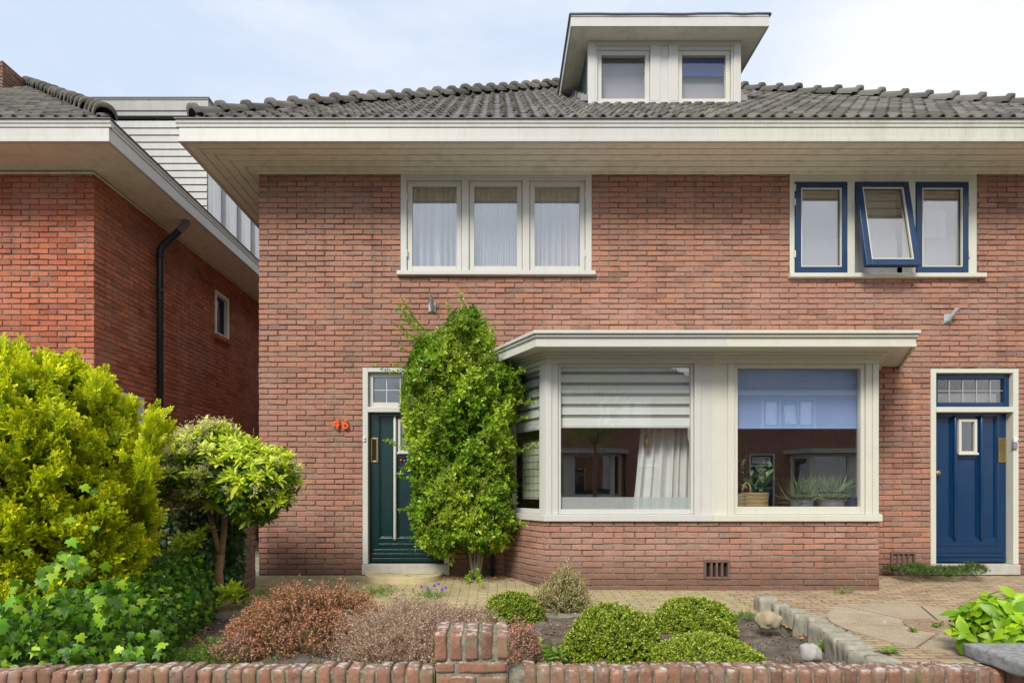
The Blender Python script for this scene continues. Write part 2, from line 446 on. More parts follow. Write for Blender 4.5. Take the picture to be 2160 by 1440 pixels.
# ------------------------------------------------------------------ the semi-detached pair
TAN = .78; CO = 1/math.sqrt(1+TAN*TAN); SI = TAN*CO
HX0, HX1, HC = -2.965, 7.745, 2.39
OH = .632; EZ = 5.27; SOF = 4.995; WT = 4.995
def roof_parts(root, x0, x1, skip=None, dpth=11.4):
    """hipped roof on the eave rectangle x0..x1, front eave at y = -OH"""
    y0 = -OH; y1 = y0+dpth; t = dpth/2
    t = min(t, (x1-x0)/2-.3)
    zt = EZ+TAN*t
    deck = MB().add([(x0,y0,EZ-.02),(x1,y0,EZ-.02),(x1,y1,EZ-.02),(x0,y1,EZ-.02),(x0+t,y0+t,zt-.02),(x1-t,y0+t,zt-.02),(x0+t,y1-t,zt-.02),(x1-t,y1-t,zt-.02)],
                    [(0,1,5,4),(1,2,7,5),(2,3,6,7),(3,0,4,6),(4,5,7,6)])
    rf = deck.build('roof', M['lead'], root)
    tm = MB()
    def ins(p):
        tt = p.y-y0
        if not (x0+tt-.02 < p.x < x1-tt+.02): return False
        return not (skip and skip(p))
    tiles(tm, (x0+.02, y0+.05, EZ-.004), (1,0,0), (0,CO,SI), ins, int((x1-x0)/.16)+1, int(t/CO/.285)+1)
    tm.build('roof_tiles', M['tile'], rf, smooth=True)
    for a, b, nm in (((x0+.10,y0+.10,EZ+.075),(x0+t,y0+t,zt+.03),'hip_cap'), ((x1-.10,y0+.10,EZ+.075),(x1-t,y0+t,zt+.03),'hip_cap'), ((x0+t,y0+t,zt+.05),(x1-t,y0+t,zt+.05),'ridge_cap')):
        cp = MB(); caps(cp, a, b); cp.build(nm, M['tile'], rf, smooth=True)
    return rf

def sash(y0, y1, x0, x1, z0, z1, w, wb=None):
    """ring of four butted rails"""
    wb = wb or w
    m = MB()
    m.box(x0,x0+w,y0,y1,z0,z1); m.box(x1-w,x1,y0,y1,z0,z1)
    m.box(x0+w,x1-w,y0+.0015,y1,z0,z0+wb); m.box(x0+w,x1-w,y0+.0015,y1,z1-w,z1)
    return m

house = empty('semi_detached_house', (HC, 0, 0), 'red brick semi-detached house with dormer, bay window, one green and one blue front door', 'house')

WIN_L = (PX(845), PX(1248), PZ(578), WT); WIN_R = (PX(1666), PX(2060), PZ(583), WT)
DR_L = (PX(765), PX(948), -.2, PZ(775)); DR_R = (PX(1963), PX(2148), -.2, PZ(777))
rel = lambda h: (h[0]-HX0, h[1]-HX0, h[2], h[3])
b, m = MB(), MB()
holes = [rel(WIN_L), rel(WIN_R), rel(DR_L), rel(DR_R), rel((.11, 4.66, -.2, 2.60))]
Z0 = -.06
brick_wall(b, m, (HX0,0,0), (1,0,0), (0,-1,0), HX1-HX0, Z0, WT, holes)
brick_wall(b, m, (HX0,10,0), (0,-1,0), (-1,0,0), 10, Z0, WT, phase=BL/2)
brick_wall(b, m, (HX1,0,0), (0,1,0), (1,0,0), 10, Z0, WT, phase=BL/2)
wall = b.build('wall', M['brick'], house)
m.build('mortar', M['mortar'], wall)
MB().box(HX0+.02,HX1-.02,9.75,9.98,Z0,WT).build('rear_wall', M['room'], wall)

# rooms behind the windows
rm = MB()
def room(x0,x1,y0,y1,z0,z1,name,mat,front=False):
    vs = [(x0,y0,z0),(x1,y0,z0),(x1,y1,z0),(x0,y1,z0),(x0,y0,z1),(x1,y0,z1),(x1,y1,z1),(x0,y1,z1)]
    return MB().add(vs, [(0,1,2,3),(7,6,5,4),(1,5,6,2),(2,6,7,3),(3,7,4,0)]).build(name, mat, house)
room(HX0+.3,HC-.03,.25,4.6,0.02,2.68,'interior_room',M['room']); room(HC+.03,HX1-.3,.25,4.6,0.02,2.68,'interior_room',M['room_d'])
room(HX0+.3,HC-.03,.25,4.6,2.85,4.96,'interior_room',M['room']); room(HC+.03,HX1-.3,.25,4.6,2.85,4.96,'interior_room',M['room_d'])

# upstairs windows
def upstairs(hole, sillpx, blue):
    x0,x1,z0,z1 = hole
    mat = M['cream'] if blue else M['white']
    zt = PZ(380) if not blue else PZ(384)
    zb = PZ(sillpx)
    f = MB()
    pw = .075
    if not blue: cuts = [(PX(858),PX(974)),(PX(989),PX(1102)),(PX(1117),PX(1235))]
    else: cuts = [(PX(1676),PX(1787)),(PX(1803),PX(1915)),(PX(1931),PX(2042))]
    y0, y1 = -.004, .10
    f.box(x0, cuts[0][0], y0,y1, zb, z1); f.box(cuts[2][1], x1, y0,y1, zb, z1)
    f.box(cuts[0][1], cuts[1][0], y0,y1, zb, zt); f.box(cuts[1][1], cuts[2][0], y0,y1, zb, zt)
    f.box(cuts[0][0], cuts[2][1], y0+.002,y1, zt, z1)
    w = f.build('upstairs_window', mat, house, bevel=.004)
    sx0, sx1 = PX(838 if not blue else 1663), PX(1255 if not blue else 2075)
    MB().box(sx0,sx1,-.055,.11,zb-.055,zb-.002).build('sill', mat, w, bevel=.006)
    for k,(a,c) in enumerate(cuts):
        if not blue:
            sash(.020,.075,a+.004,c-.004,zb+.004,zt-.004,.062,.075).build('sash', mat, w, bevel=.004)
            MB().box(a+.05,c-.05,.050,.056,zb+.06,zt-.05).build('pane', M['glass_u'], w)
            if k != 1:
                for hz_ in (zb+.18, zt-.25):
                    hx = a-.004 if k == 0 else c-.008
                    MB().box(hx, hx+.014, -.012, .019, hz_, hz_+.09).build('hinge', mat, w, bevel=.003)
        else:
            s = sash(-.016,.045,a+.004,c-.004,zb+.006,zt-.006,.072,.080)
            g = MB().box(a+.06,c-.06,.018,.024,zb+.07,zt-.06)
            bead = sash(-.012,.012,a+.0765,c-.0765,zb+.087,zt-.0785,.012)
            hgs = []
            if k == 1:
                an = R(10.5); ca, sa = math.cos(an), math.sin(an)
                def tilt(mb):
                    o = []
                    for (x,y,z) in mb.v:
                        dy, dz = y+.016, z-zt
                        o.append((x, -.018 + dy*ca + dz*sa, zt + dz*ca - dy*sa))
                    mb.v = o
                tilt(s); tilt(g); tilt(bead)
                hgs += [(a+.12,a+.20,-.024,-.008,zt-.004,zt+.012), (c-.20,c-.12,-.024,-.008,zt-.004,zt+.012)]
                MB().tube([((a+c)/2-.05,.03,zb+.02),((a+c)/2-.02,-.10,zb+.03),((a+c)/2+.01,-.20,zb+.05)],.006,6).build('stay', M['galv'], w)
            else:
                for hz_ in (zb+.2, zt-.30, zt-.12):
                    hx = a-.010 if k == 0 else c-.006
                    hgs.append((hx, hx+.016, -.024, -.002, hz_, hz_+.085))
            sh = s.build('sash', M['blue'], w, bevel=.004); sh['label'] = 'blue window sash' + (' hanging open' if k == 1 else '')
            bead.build('glazing_bead', M['cream'], w)
            g.build('pane', M['glass_u'], w)
            for hb in hgs: MB().box(*hb).build('hinge', M['cream'], w, bevel=.003)
    return cuts, zb, zt
cl, zbl, ztl = upstairs(WIN_L, 573, False)
cr, zbr, ztr = upstairs(WIN_R, 578, True)

# front doors
def front_door(hole, blue):
    x0,x1,_,zt = hole
    fm = M['cream'] if blue else M['white']; pm = M['blue'] if blue else M['green']
    fw = .066
    zs = PZ(1189); zsb = PZ(1208)
    ztop = zt-.055; ztr = PZ(858.); ztb = PZ(869)
    fr = MB()
    fr.box(x0,x0+fw,-.006,.16,zs,zt-.004); fr.box(x1-fw,x1,-.006,.16,zs,zt-.004)
    fr.box(x0+fw,x1-fw,-.004,.16,ztop,zt-.004); fr.box(x0+fw,x1-fw,-.012,.16,ztb,ztr)
    a, c = x0+fw, x1-fw
    d = fr.build('front_door', fm, house, bevel=.004); d['label'] = ('cream frame with royal blue front door' if blue else 'grey white frame with dark green front door')
    st = MB().box(x0-.004,x1+.004,-.03,.17,zsb-.02,zs-.003).build('doorstep_stone', M['stone'], d, bevel=.008)
    # fanlight
    fl = MB(); g0, g1 = .045, .06
    f = sash(.05,.10,a+.002,c-.002,ztr+.002,ztop-.002,.062 if blue else .052,.062 if blue else .062)
    f.build('fanlight_frame', pm if blue else fm, d, bevel=.004)
    wq = .06
    gx0, gx1, gz0, gz1 = a+wq-.01, c-wq+.01, ztr+.055, ztop-.05
    MB().box(gx0,gx1,.078,.083,gz0,gz1).build('fanlight_pane', M['obscure'], d)
    ld = MB(); nb = 5
    for k in range(1,nb):
        xx = gx0+(gx1-gx0)*k/nb; ld.box(xx-.004,xx+.004,.070,.0775,gz0+.004,gz1-.004)
    zm = (gz0+gz1)/2
    for k in range(nb):
        xa, xb = gx0+(gx1-gx0)*k/nb+.0045, gx0+(gx1-gx0)*(k+1)/nb-.0045
        ld.box(xa, xb, .070,.0772,zm-.0035,zm+.0035)
    ld.build('lead_strip', M['galv'] if blue else M['plastic'], d)
    MB().box(gx0-.02,gx1+.02,.20,.205,gz0-.02,(gz0+.45*(gz1-gz0)) if blue else gz0-.015).build('fanlight_blind', M['plastic'], d)
    # leaf with sunk panels
    Y = .09; lf = MB(); W_ = c-a
    s_ = 1 if blue else -1
    def X(f): return a + W_*f if blue else c - W_*f       # blue door measured from its left, green door mirrored
    def bx(mb, f0,f1,y0,y1,z0,z1): mb.box(X(f0),X(f1),y0,y1,z0,z1)
    zk = PZ(1134,7.09); zw = PZ(878,7.09)
    bx(lf,.004,.996,Y+.022,Y+.045,zs+.012,ztb-.004)                   # panel plane
    bx(lf,.004,.10,Y,Y+.0215,zs+.012,ztb-.004); bx(lf,.87,.996,Y,Y+.0215,zs+.012,ztb-.004)   # stiles
    bx(lf,.10,.87,Y+.001,Y+.0215,zw,ztb-.004); bx(lf,.10,.87,Y+.001,Y+.0215,zs+.012,zk)
    bx(lf,.285,.345,Y+.002,Y+.0215,zk,zw); bx(lf,.63,.69,Y+.002,Y+.0215,zk,zw)
    wz0, wz1 = PZ(957,7.08), PZ(884,7.08)
    bx(lf,.345,.63,Y+.003,Y+.0215,wz0-.05,wz0-.004)
    leaf = lf.build('door_leaf', pm, d, bevel=.004)
    # planted mouldings round the sunk panels
    mo = MB()
    for (f0,f1,z0,z1) in ((.10,.285,zk,zw),(.69,.87,zk,zw),(.345,.63,zk,wz0-.05)):
        xa, xb = sorted((X(f0),X(f1)))
        for mm in (sash(Y+.008,Y+.0218,xa+.001,xb-.001,z0+.001,z1-.001,.014),): mo.add(mm.v, mm.f)
    mo.build('panel_moulding', pm, d, bevel=.003)
    bt = MB()
    for fc in (.315,.66):
        xx = X(fc); bt.tube([(xx,Y-.004,zk-.03),(xx,Y-.012,zk+.0),(xx,Y-.012,PZ(881,7.08)),(xx,Y-.004,PZ(876,7.08))],[.010,.020,.020,.010],10)
    bt.build('door_batten', pm if blue else fm, d, smooth=True)
    kk = MB()
    for i, (dz, pr) in enumerate(((0,.034),(.058,.026),(.108,.018))):
        xa, xb = sorted((X(.05+.006*i),X(.965-.006*i)))
        kk.box(xa,xb,Y-pr,Y-.0005,zs+.02+dz,zs+.02+dz+.046)
    xa, xb = sorted((X(.09),X(.88))); kk.box(xa,xb,Y-.006,Y-.0005,zs+.02+.20,zs+.02+.225)
    kk.build('weatherboard', pm, d, bevel=.006)
    xa, xb = sorted((X(.36),X(.60))) if blue else sorted((X(.36),X(.62)))
    wz0b = wz0 if blue else PZ(955,7.08)
    sash(Y-.022,Y+.02,xa,xb,wz0b,wz1,.034).build('door_window_frame', fm, d, bevel=.005)
    MB().box(xa-.012,xb+.012,Y-.032,Y-.0225,wz0b-.012,wz0b+.012).build('door_window_sill', fm, d, bevel=.003)
    MB().box(xa+.03,xb-.03,Y+.004,Y+.008,wz0b+.03,wz1-.03).build('door_pane', M['obscure'], d)
    # upright letter box on the closing stile
    xa, xb = sorted((X(.885),X(.985))); lz0, lz1 = PZ(975,7.08), PZ(923,7.08)
    lb = sash(Y-.012,Y-.0005,xa,xb,lz0,lz1,.022).build('letter_box', M['brass'], d, bevel=.003)
    MB().box(xa+.022,xb-.022,Y-.004,Y-.0004,lz0+.022,lz1-.022).build('letter_slot', M['brass'] if blue else M['dark'], d)
    if blue:
        kn = MB().lathe([(.0,-.075),(.024,-.073),(.034,-.06),(.030,-.048),(.014,-.04),(.012,-.018),(.032,-.015),(.036,0)],(0,0,0),18)
        kn.v = [(X(.055)+x, Y+z, PZ(997,7.05)+y) for (x,y,z) in kn.v]
        kn.build('door_knob', M['brass'], d, smooth=True)
    else:
        MB().box(X(.50),X(.37),Y-.006,Y-.0004+.003,PZ(965,7.08),PZ(959,7.08)).build('name_plate', M['brass'], d)
        cs = [(.8,.12,.02),(.25,.1,.5),(.1,.45,.2),(.7,.1,.2),(.15,.3,.6)]
        for i in range(5):
            mm = MB().lathe([(0,-.016),(.012,-.01),(.017,0),(.012,.01),(0,.016)],(X(.58-.045*i),Y-.012,PZ(970+ (i%2)*1.5,7.08)),8)
            k = ('bead%d'%i); M.setdefault(k, m_plain('bead_colour_%d'%i, cs[i], .4))
            mm.build('door_garland', M[k], d, smooth=True)
    return d
front_door(DR_L, False)
front_door(DR_R, True)

# bay window: front face y = BY, splayed cheeks back to the facade
BY = -.72; BX0, BX1 = .538, 4.242; WX0, WX1 = .08, 4.70
b, m = MB(), MB()
SILLB = .712
brick_wall(b, m, (BX0,BY,0), (1,0,0), (0,-1,0), BX1-BX0, -.07, SILLB, [(PX(1485,6.28)-BX0,PX(1540,6.28)-BX0,PZ(1221,6.28),PZ(1181,6.28))], phase=.07)
for s in (0,1):
    A, Bp = ((BX0,BY), (WX0,0)) if s == 0 else ((BX1,BY), (WX1,0))
    du = Vector((Bp[0]-A[0], Bp[1]-A[1], 0)); ln = du.length; du.normalize()
    nn = Vector((du.y,-du.x,0)) * (1 if s == 1 else -1)
    brick_wall(b, m, (A[0],A[1],0), du, nn, ln, -.07, SILLB, phase=.05)
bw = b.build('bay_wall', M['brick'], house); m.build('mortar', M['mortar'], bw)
bay_poly = lambda e: [(BX0-e*.55,BY-e),(BX1+e*.55,BY-e),(WX1+e*.9,.02),(WX0-e*.9,.02)]
MB().prism(bay_poly(-.03),.45,.69).build('bay_floor', M['white'], bw)
# air bricks
def vent(xa, xb, za, zb, y):
    fr = sash(y-.006,y+.05,xa,xb,za,zb,.026)
    n = 4; 
    for k in range(1,n): 
        xx = xa+.026+(xb-xa-.052)*k/n; fr.box(xx-.012,xx+.012,y-.003,y+.05,za+.0265,zb-.0265)
    v = fr.build('air_brick', M['lead'], house, bevel=.004)
    MB().box(xa+.02,xb-.02,y+.052,y+.06,za+.02,zb-.02).build('vent_void', M['dark'], v)
M['terracotta'] = m_plain('dark_terracotta', (.17,.105,.085), .85, .2, var=.6)
M['lead'], _ld = M['terracotta'], M['lead']
vent(PX(1485,6.28),PX(1540,6.28),PZ(1221,6.28),PZ(1181,6.28),BY)
vent(PX(1877),PX(1929),PZ(1199),PZ(1163),-.024)
M['lead'] = _ld

def half(poly, side):
    """clip a polygon at the party line"""
    o = []
    n = len(poly)
    for i in range(n):
        p, q = poly[i], poly[(i+1)%n]
        ip, iq = (p[0]-HC)*side >= 0, (q[0]-HC)*side >= 0
        if ip: o.append(p)
        if ip != iq:
            f = (HC-p[0])/(q[0]-p[0]); o.append((HC, p[1]+f*(q[1]-p[1])))
    return o
CF = Vector((WX0-BX0, 0-BY, 0)); CL = CF.length; CF.normalize()
ZSI, ZHD, ZTOP = .786, 2.47, 2.60
for side, mat in ((-1, M['white']), (1, M['cream'])):
    w = MB()
    # sill, head and fascia board follow the splayed plan
    w.prism(half(bay_poly(.035), side), SILLB, ZSI)
    bayw = w.build('bay_window', mat, house, bevel=.006); bayw['label'] = 'grey white half of the bay window' if side < 0 else 'cream half of the bay window'
    p = MB()
    cx = BX0 if side < 0 else BX1
    sgn = 1 if side < 0 else -1
    y0, y1 = BY, BY+.10
    def fx(a): return cx+sgn*a
    # corner post, panel post beside the party line, head rail
    p.box(fx(0),fx(.0632),y0,y1,ZSI,ZHD); p.box(fx(.0634),fx(.135),y0+.012,y1,ZSI,ZHD)
    p.build('corner_post', mat, bayw, bevel=.005); p = MB()
    pin = PX(1479,6.28) if side < 0 else PX(1536,6.28)       # panel edge
    pane_in = PX(1463,6.28) if side < 0 else PX(1552,6.28)
    p.box(pane_in+(.012 if side<0 else -.012), pin, y0, y1, ZSI, ZHD)
    p.build('post', mat, bayw, bevel=.005); MB().box(pin, HC, y0+.016, y1-.002, ZSI, ZHD).build('post_panel', mat, bayw, bevel=.003); p = MB()
    hd = MB()
    U, N = (CF if side < 0 else Vector((-CF.x,CF.y,0))), None
    N = Vector((-U.y,U.x,0)) if side < 0 else Vector((U.y,-U.x,0))
    if N.y > 0: N = -N
    O = (cx, BY, 0)
    p.obox(O,U,N,.002,.075,-.10,0,ZSI,ZHD); p.obox(O,U,N,.0752,.13,-.10,-.012,ZSI,ZHD)
    p.build('corner_post', mat, bayw, bevel=.005)
    MB().obox(O,U,N,CL-.10,CL,-.10,0,ZSI,ZHD).build('wall_post', mat, bayw, bevel=.005)
    hd.prism(half(bay_poly(.003), side), ZHD, 2.525); hd.prism(half(bay_poly(.035), side), 2.5255, 2.552); hd.prism(half(bay_poly(.075), side), 2.5525, 2.60)
    hd.build('head_rail', mat, bayw, bevel=.006)
    # sashes and panes
    xa, xb = sorted((fx(.138), pane_in+(.010 if side<0 else -.010)))
    zb_ = ZSI+.002; zt_ = ZHD-.002
    sash(y0+.028,y1-.01,xa,xb,zb_,zt_,.03 if side<0 else .045,.055 if side<0 else .085).build('sash', mat, bayw, bevel=.004)
    MB().box(xa+.02,xb-.02,y0+.060,y0+.066,zb_+.03,zt_-.02).build('pane', M['glass'] if side<0 else M['glass_d'], bayw)
    sm = MB(); u0,u1 = .132, CL-.102
    sm.obox(O,U,N,u0,u0+.035,-.09,-.03,zb_,zt_); sm.obox(O,U,N,u1-.035,u1,-.09,-.03,zb_,zt_)
    sm.obox(O,U,N,u0+.035,u1-.035,-.09,-.031,zb_,zb_+.055); sm.obox(O,U,N,u0+.035,u1-.035,-.09,-.031,zt_-.035,zt_)
    sm.build('sash', mat, bayw, bevel=.004)
    MB().obox(O,U,N,u0+.025,u1-.025,-.066,-.060,zb_+.04,zt_-.025).build('pane', M['glass'], bayw)
    # roof slab of the bay
    rp = [(.40,-1.10),(4.373,-1.10),(4.99,.0),(-.22,.0)]
    def grow(e): return [(rp[0][0]-e*.5,rp[0][1]-e),(rp[1][0]+e*.5,rp[1][1]-e),(rp[2][0]+e*.8,0.),(rp[3][0]-e*.8,0.)]
    r = MB(); r.prism(half(grow(-.012), side), 2.585, 2.6555)
    r.prism(half(grow(0), side), 2.592, 2.655)
    br = r.build('bay_roof', mat, house, bevel=.004); br['label'] = 'grey white half of the bay roof' if side < 0 else 'cream half of the bay roof'
    e = MB(); g = half(grow(.004), side); 
    def ribbon(mb, poly, inner, z0, z1):
        n = len(poly)
        for i in range(n):
            a_, b_ = poly[i], poly[(i+1)%n]
            if abs(a_[0]-HC) < 1e-4 and abs(b_[0]-HC) < 1e-4: continue
            if a_[1] > -.001 and b_[1] > -.001: continue
            c_, d_ = inner[(i+1)%n], inner[i]
            mb.add([(*a_,z0),(*b_,z0),(*c_,z0),(*d_,z0),(*a_,z1),(*b_,z1),(*c_,z1),(*d_,z1)], [(0,3,2,1),(4,5,6,7),(0,1,5,4),(2,3,7,6),(1,2,6,5),(3,0,4,7)])
    ribbon(e, half(grow(.008), side), half(grow(-.02), side), 2.556, 2.5915)
    ribbon(e, half(grow(.022), side), half(grow(-.02), side), 2.6555, 2.686)
    e.build('bay_fascia_moulding', mat, br, bevel=.004)
    MB().prism(half(grow(.045), side), 2.687, 2.722).build('bay_roof_edge', mat, br, bevel=.004)

# eaves: boarded soffit, fascia, moulding and gutter lip
def eaves(root, x0, x1, back, boards, split=None, mats=None):
    """front eave along y=-OH from x0 to x1, side eaves running back"""
    fy = -OH
    segs = [(x0,x1,mats[0])] if split is None else [(x0,split,mats[0]),(split,x1,mats[1])]
    for (a,c,mt) in segs:
        la = .0; 
        f = MB(); f.box(a,c,fy,fy+.03,5.028,5.149)
        f.box(a-(.008 if a==x0 else 0),c+(.008 if c==x1 else 0),fy-.010,fy+.035,4.985,5.0275)
        o = f.build('fascia', mt, root, bevel=.004)
        g = MB()
        a2, c2 = a-(.03 if a==x0 else 0), c+(.03 if c==x1 else 0)
        prof = [(fy,5.1495),(fy-.010,5.150),(fy-.012,5.178),(fy-.022,5.190),(fy-.026,5.222),(fy+.03,5.222),(fy+.03,5.1495)]
        n = len(prof)
        g.add([(a2,y,z) for y,z in prof]+[(c2,y,z) for y,z in prof], [tuple(range(n)), tuple(range(2*n-1,n-1,-1))]+[(i,n+i,n+(i+1)%n,(i+1)%n) for i in range(n)])
        g.build('gutter_moulding', mt, o)
        MB().box(a2-(.014 if a==x0 else 0),c2+(.014 if c==x1 else 0),fy-.040,fy+.06,5.2225,5.240).build('gutter', M['zinc'], o, bevel=.005)
    for s, xx in ((-1,x0),(1,x1)):
        f = MB(); f.box(xx,xx-s*.03,fy+.0305,back,5.028,5.149); f.box(xx+s*.008,xx-s*.035,fy+.0355,back,4.985,5.0275)
        o = f.build('fascia', mats[0] if s < 0 or split is None else mats[1], root, bevel=.004)
        g = MB()
        prof = [(0,5.1495),(.010,5.150),(.012,5.178),(.022,5.190),(.026,5.222),(-.03,5.222),(-.03,5.1495)]
        n = len(prof)
        g.add([(xx+s*q,fy+.031,z) for q,z in prof]+[(xx+s*q,back,z) for q,z in prof], [tuple(range(n)), tuple(range(2*n-1,n-1,-1))]+[(i,(i+1)%n,n+(i+1)%n,n+i) for i in range(n)])
        g.build('gutter_moulding', mats[0] if s < 0 or split is None else mats[1], o)
        MB().box(xx+s*.040,xx-s*.06,fy+.061,back,5.2225,5.240).build('gutter', M['zinc'], o, bevel=.006)
    s = MB()
    if boards:
        nb = 5; wd = (OH-.03)/nb
        for k in range(nb):
            ya, yb = fy+.03+k*wd+.006, fy+.03+(k+1)*wd-.006
            o1, o2 = .03+k*wd+.006, .03+(k+1)*wd-.006
            zj = random.uniform(-.0015,.0015)
            xs = [x0] + sorted(random.uniform(x0+1,x1-1) for _ in range(3)) + [x1]
            s.prism([(x0+o1,ya),(x1-o1,ya),(x1-o2,yb),(x0+o2,yb)], 4.996+zj, 5.02)
            s.prism([(x0+o1,ya+.004),(x0+o2,yb+.004),(x0+o2,back),(x0+o1,back)], 4.996+zj, 5.02)
            s.prism([(x1-o2,yb+.004),(x1-o1,ya+.004),(x1-o1,back),(x1-o2,back)], 4.996+zj, 5.02)
    else:
        xs = [x0+.03]; 
        s.box(x0+.03,x1-.03,fy+.03,-.001,5.012,5.03); s.box(x1-OH,x1-.03,.001,back,5.012,5.03); s.box(x0+.03,x0+OH,.001,back,5.012,5.03)
    s.build('soffit', M['soffit'], root, bevel=.0)
    t = MB(); t.box(x0+OH-.02,x1-OH+.02,-.022,-.001,4.968,4.994)
    for xx, sg in ((x0+OH,-1),(x1-OH,1)): t.box(xx,xx+sg*.02,.0,back,4.968,4.994)
    t.build('frieze_strip', M['soffit'], root, bevel=.004)
    MB().box(x0+.05,x1-.05,fy+.05,back,5.05,5.06).build('eaves_deck', M['dark'], root)
eaves(house, HX0-OH, HX1+OH, 10.4, True, PX(1517,6.37), (M['fascia'], M['fascia_c']))

# dormer on the party line
DY = 1.08; DD = 8.08
dskip = lambda p: abs(p.x-HC) < 1.09 and p.y > DY-.05 and p.y < 4.0
roof_parts(house, HX0-OH, HX1+OH, dskip)
dm = MB()
hw = 1.095; dzb, dzt = 6.57, 7.49
dm.box(HC-hw,HC-hw+.10,DY,DY+.12,dzb,dzt); dm.box(HC+hw-.10,HC+hw,DY,DY+.12,dzb,dzt)
dormer = dm.build('dormer', M['white'], house, bevel=.006)
fr = MB(); xi0, xi1 = HC-hw+.1005, HC+hw-.1005
fr.box(xi0,xi1,DY+.006,DY+.12,7.43,dzt); fr.box(xi0,xi1,DY+.006,DY+.12,dzb,6.63)
fr.box(xi0,xi0+.035,DY+.01,DY+.12,6.63,7.43); fr.box(xi1-.035,xi1,DY+.01,DY+.12,6.63,7.43)
fr.box(HC-.20,HC-.06,DY+.008,DY+.12,6.63,7.43); fr.box(HC-.06,HC+.06,DY+.020,DY+.118,6.63,7.43); fr.box(HC+.06,HC+.20,DY+.008,DY+.12,6.63,7.43)
fr.build('dormer_frame', M['white'], dormer, bevel=.006)
for (a,c) in ((xi0+.035,HC-.20),(HC+.20,xi1-.035)):
    sash(DY+.045,DY+.11,a+.003,c-.003,6.633,7.375,.062,.055).build('sash', M['cream'] if a > HC else M['white'], dormer, bevel=.004)
    MB().box(a,c,DY+.03,DY+.12,7.3755,7.4295).build('head_rail', M['white'], dormer)
    MB().box(a+.055,c-.055,DY+.082,DY+.088,6.68,7.325).build('pane', M['glass_l'], dormer)
for s in (-1,1):
    ch = MB(); x = HC+s*(hw-.006); n = 14
    for k in range(n):
        ya, yb = DY+.12+k*.2+.004, DY+.12+(k+1)*.2-.002
        ch.box(x,x-s*.02,ya,yb,EZ+TAN*(ya+OH)-.05,dzt)
    ch.box(x-s*.0199,x-s*.05,DY+.12,DY+2.9,6.4,dzt)
    ch.build('dormer_cheek', M['cheek'], dormer, bevel=.003)
rf_ = MB(); rw = 1.376; fy = DY-.26
rf_.box(HC-rw+.02,HC+rw-.02,fy+.02,DY+3.1,dzt+.001,dzt+.10)
drf = rf_.build('dormer_roof', M['soffit'], dormer)
f_ = MB(); f_.box(HC-rw,HC+rw,fy,fy+.02,dzt-.012,dzt+.135); f_.box(HC-rw,HC-rw+.02,fy+.0205,DY+3.1,dzt-.012,dzt+.135); f_.box(HC+rw-.02,HC+rw,fy+.0205,DY+3.1,dzt-.012,dzt+.135)
f_.build('dormer_fascia', M['white'], dormer, bevel=.004)
e_ = MB(); 
pts = [(HC-rw-.01,DY+3.1),(HC-rw-.012,fy-.012),(HC+rw+.012,fy-.012),(HC+rw+.01,DY+3.1)]
for i in range(3):
    p, q = Vector((*pts[i],dzt+.15)), Vector((*pts[i+1],dzt+.15)); n = 14
    e_.tube([p.lerp(q,k/n)+Vector((0,0,random.uniform(-.006,.006))) for k in range(n+1)], .016, 7)
e_.build('roof_felt_edge', _ld, dormer, smooth=True)
# lead flashing under the dormer and down the cheeks
fl = MB(); fl.box(HC-hw-.06,HC+hw+.06,DY-.02,DY-.004,6.50,6.578); 
for s in (-1,1):
    x = HC+s*(hw+.002)
    for k in range(8):
        ya = DY+.02+k*.3; fl.box(x,x+s*.10,ya,ya+.285,EZ+TAN*(ya+OH)+.02,EZ+TAN*(ya+OH)+.11)
fl.build('flashing', M['siding'], dormer, bevel=.003)
MB().box(HC-hw+.1,HC+hw-.1,DY+1.2,DY+1.25,6.4,7.4).build('dormer_room', M['room'], dormer)
dp = MB().tube([(PX(1039),-.05,-.04),(PX(1039),-.05,2.5)],.028,10); dp.box(PX(1039)-.04,PX(1039)+.04,-.055,-.0,1.4,1.44)
dp.build('downpipe', M['black'], house, smooth=True)

# ------------------------------------------------------------------ the house next door (same builder, facade in line), with a clad side dormer
NX1 = -5.01; NX0 = NX1-10.7
nb = empty('neighbour_house', ((NX0+NX1)/2, 0, 0), 'orange red brick house next door with white eaves and black downpipe, behind the conifer', 'house')
b, m = MB(), MB()
brick_wall(b, m, (NX1-6.5,0,0), (1,0,0), (0,-1,0), 6.5, Z0, WT+.02, phase=.11, H=.0685, L=.228)
nw = b.build('front_wall', M['brick_n'], nb); m.build('mortar', M['mortar'], nw)
b, m = MB(), MB()
SW = (2.99, 3.50, 3.82, 4.60); GW = (.52, .98, 1.25, 2.36)
brick_wall(b, m, (NX1,0,0), (0,1,0), (1,0,0), 10, Z0, WT+.02, [SW, GW], phase=.03, H=.0685, L=.228)
nw2 = b.build('side_wall', M['brick_s'], nb); m.build('mortar', M['mortar_l'], nw2)
MB().box(NX0,NX1-.05,9.9,9.98,Z0,WT).build('rear_wall', M['room'], nb)
eaves(nb, NX0-OH, NX1+OH-.01, 10.4, False, None, (M['fascia'], M['fascia']))
roof_parts(nb, NX0-OH, NX1+OH-.01, lambda p: p.x < NX1-7)
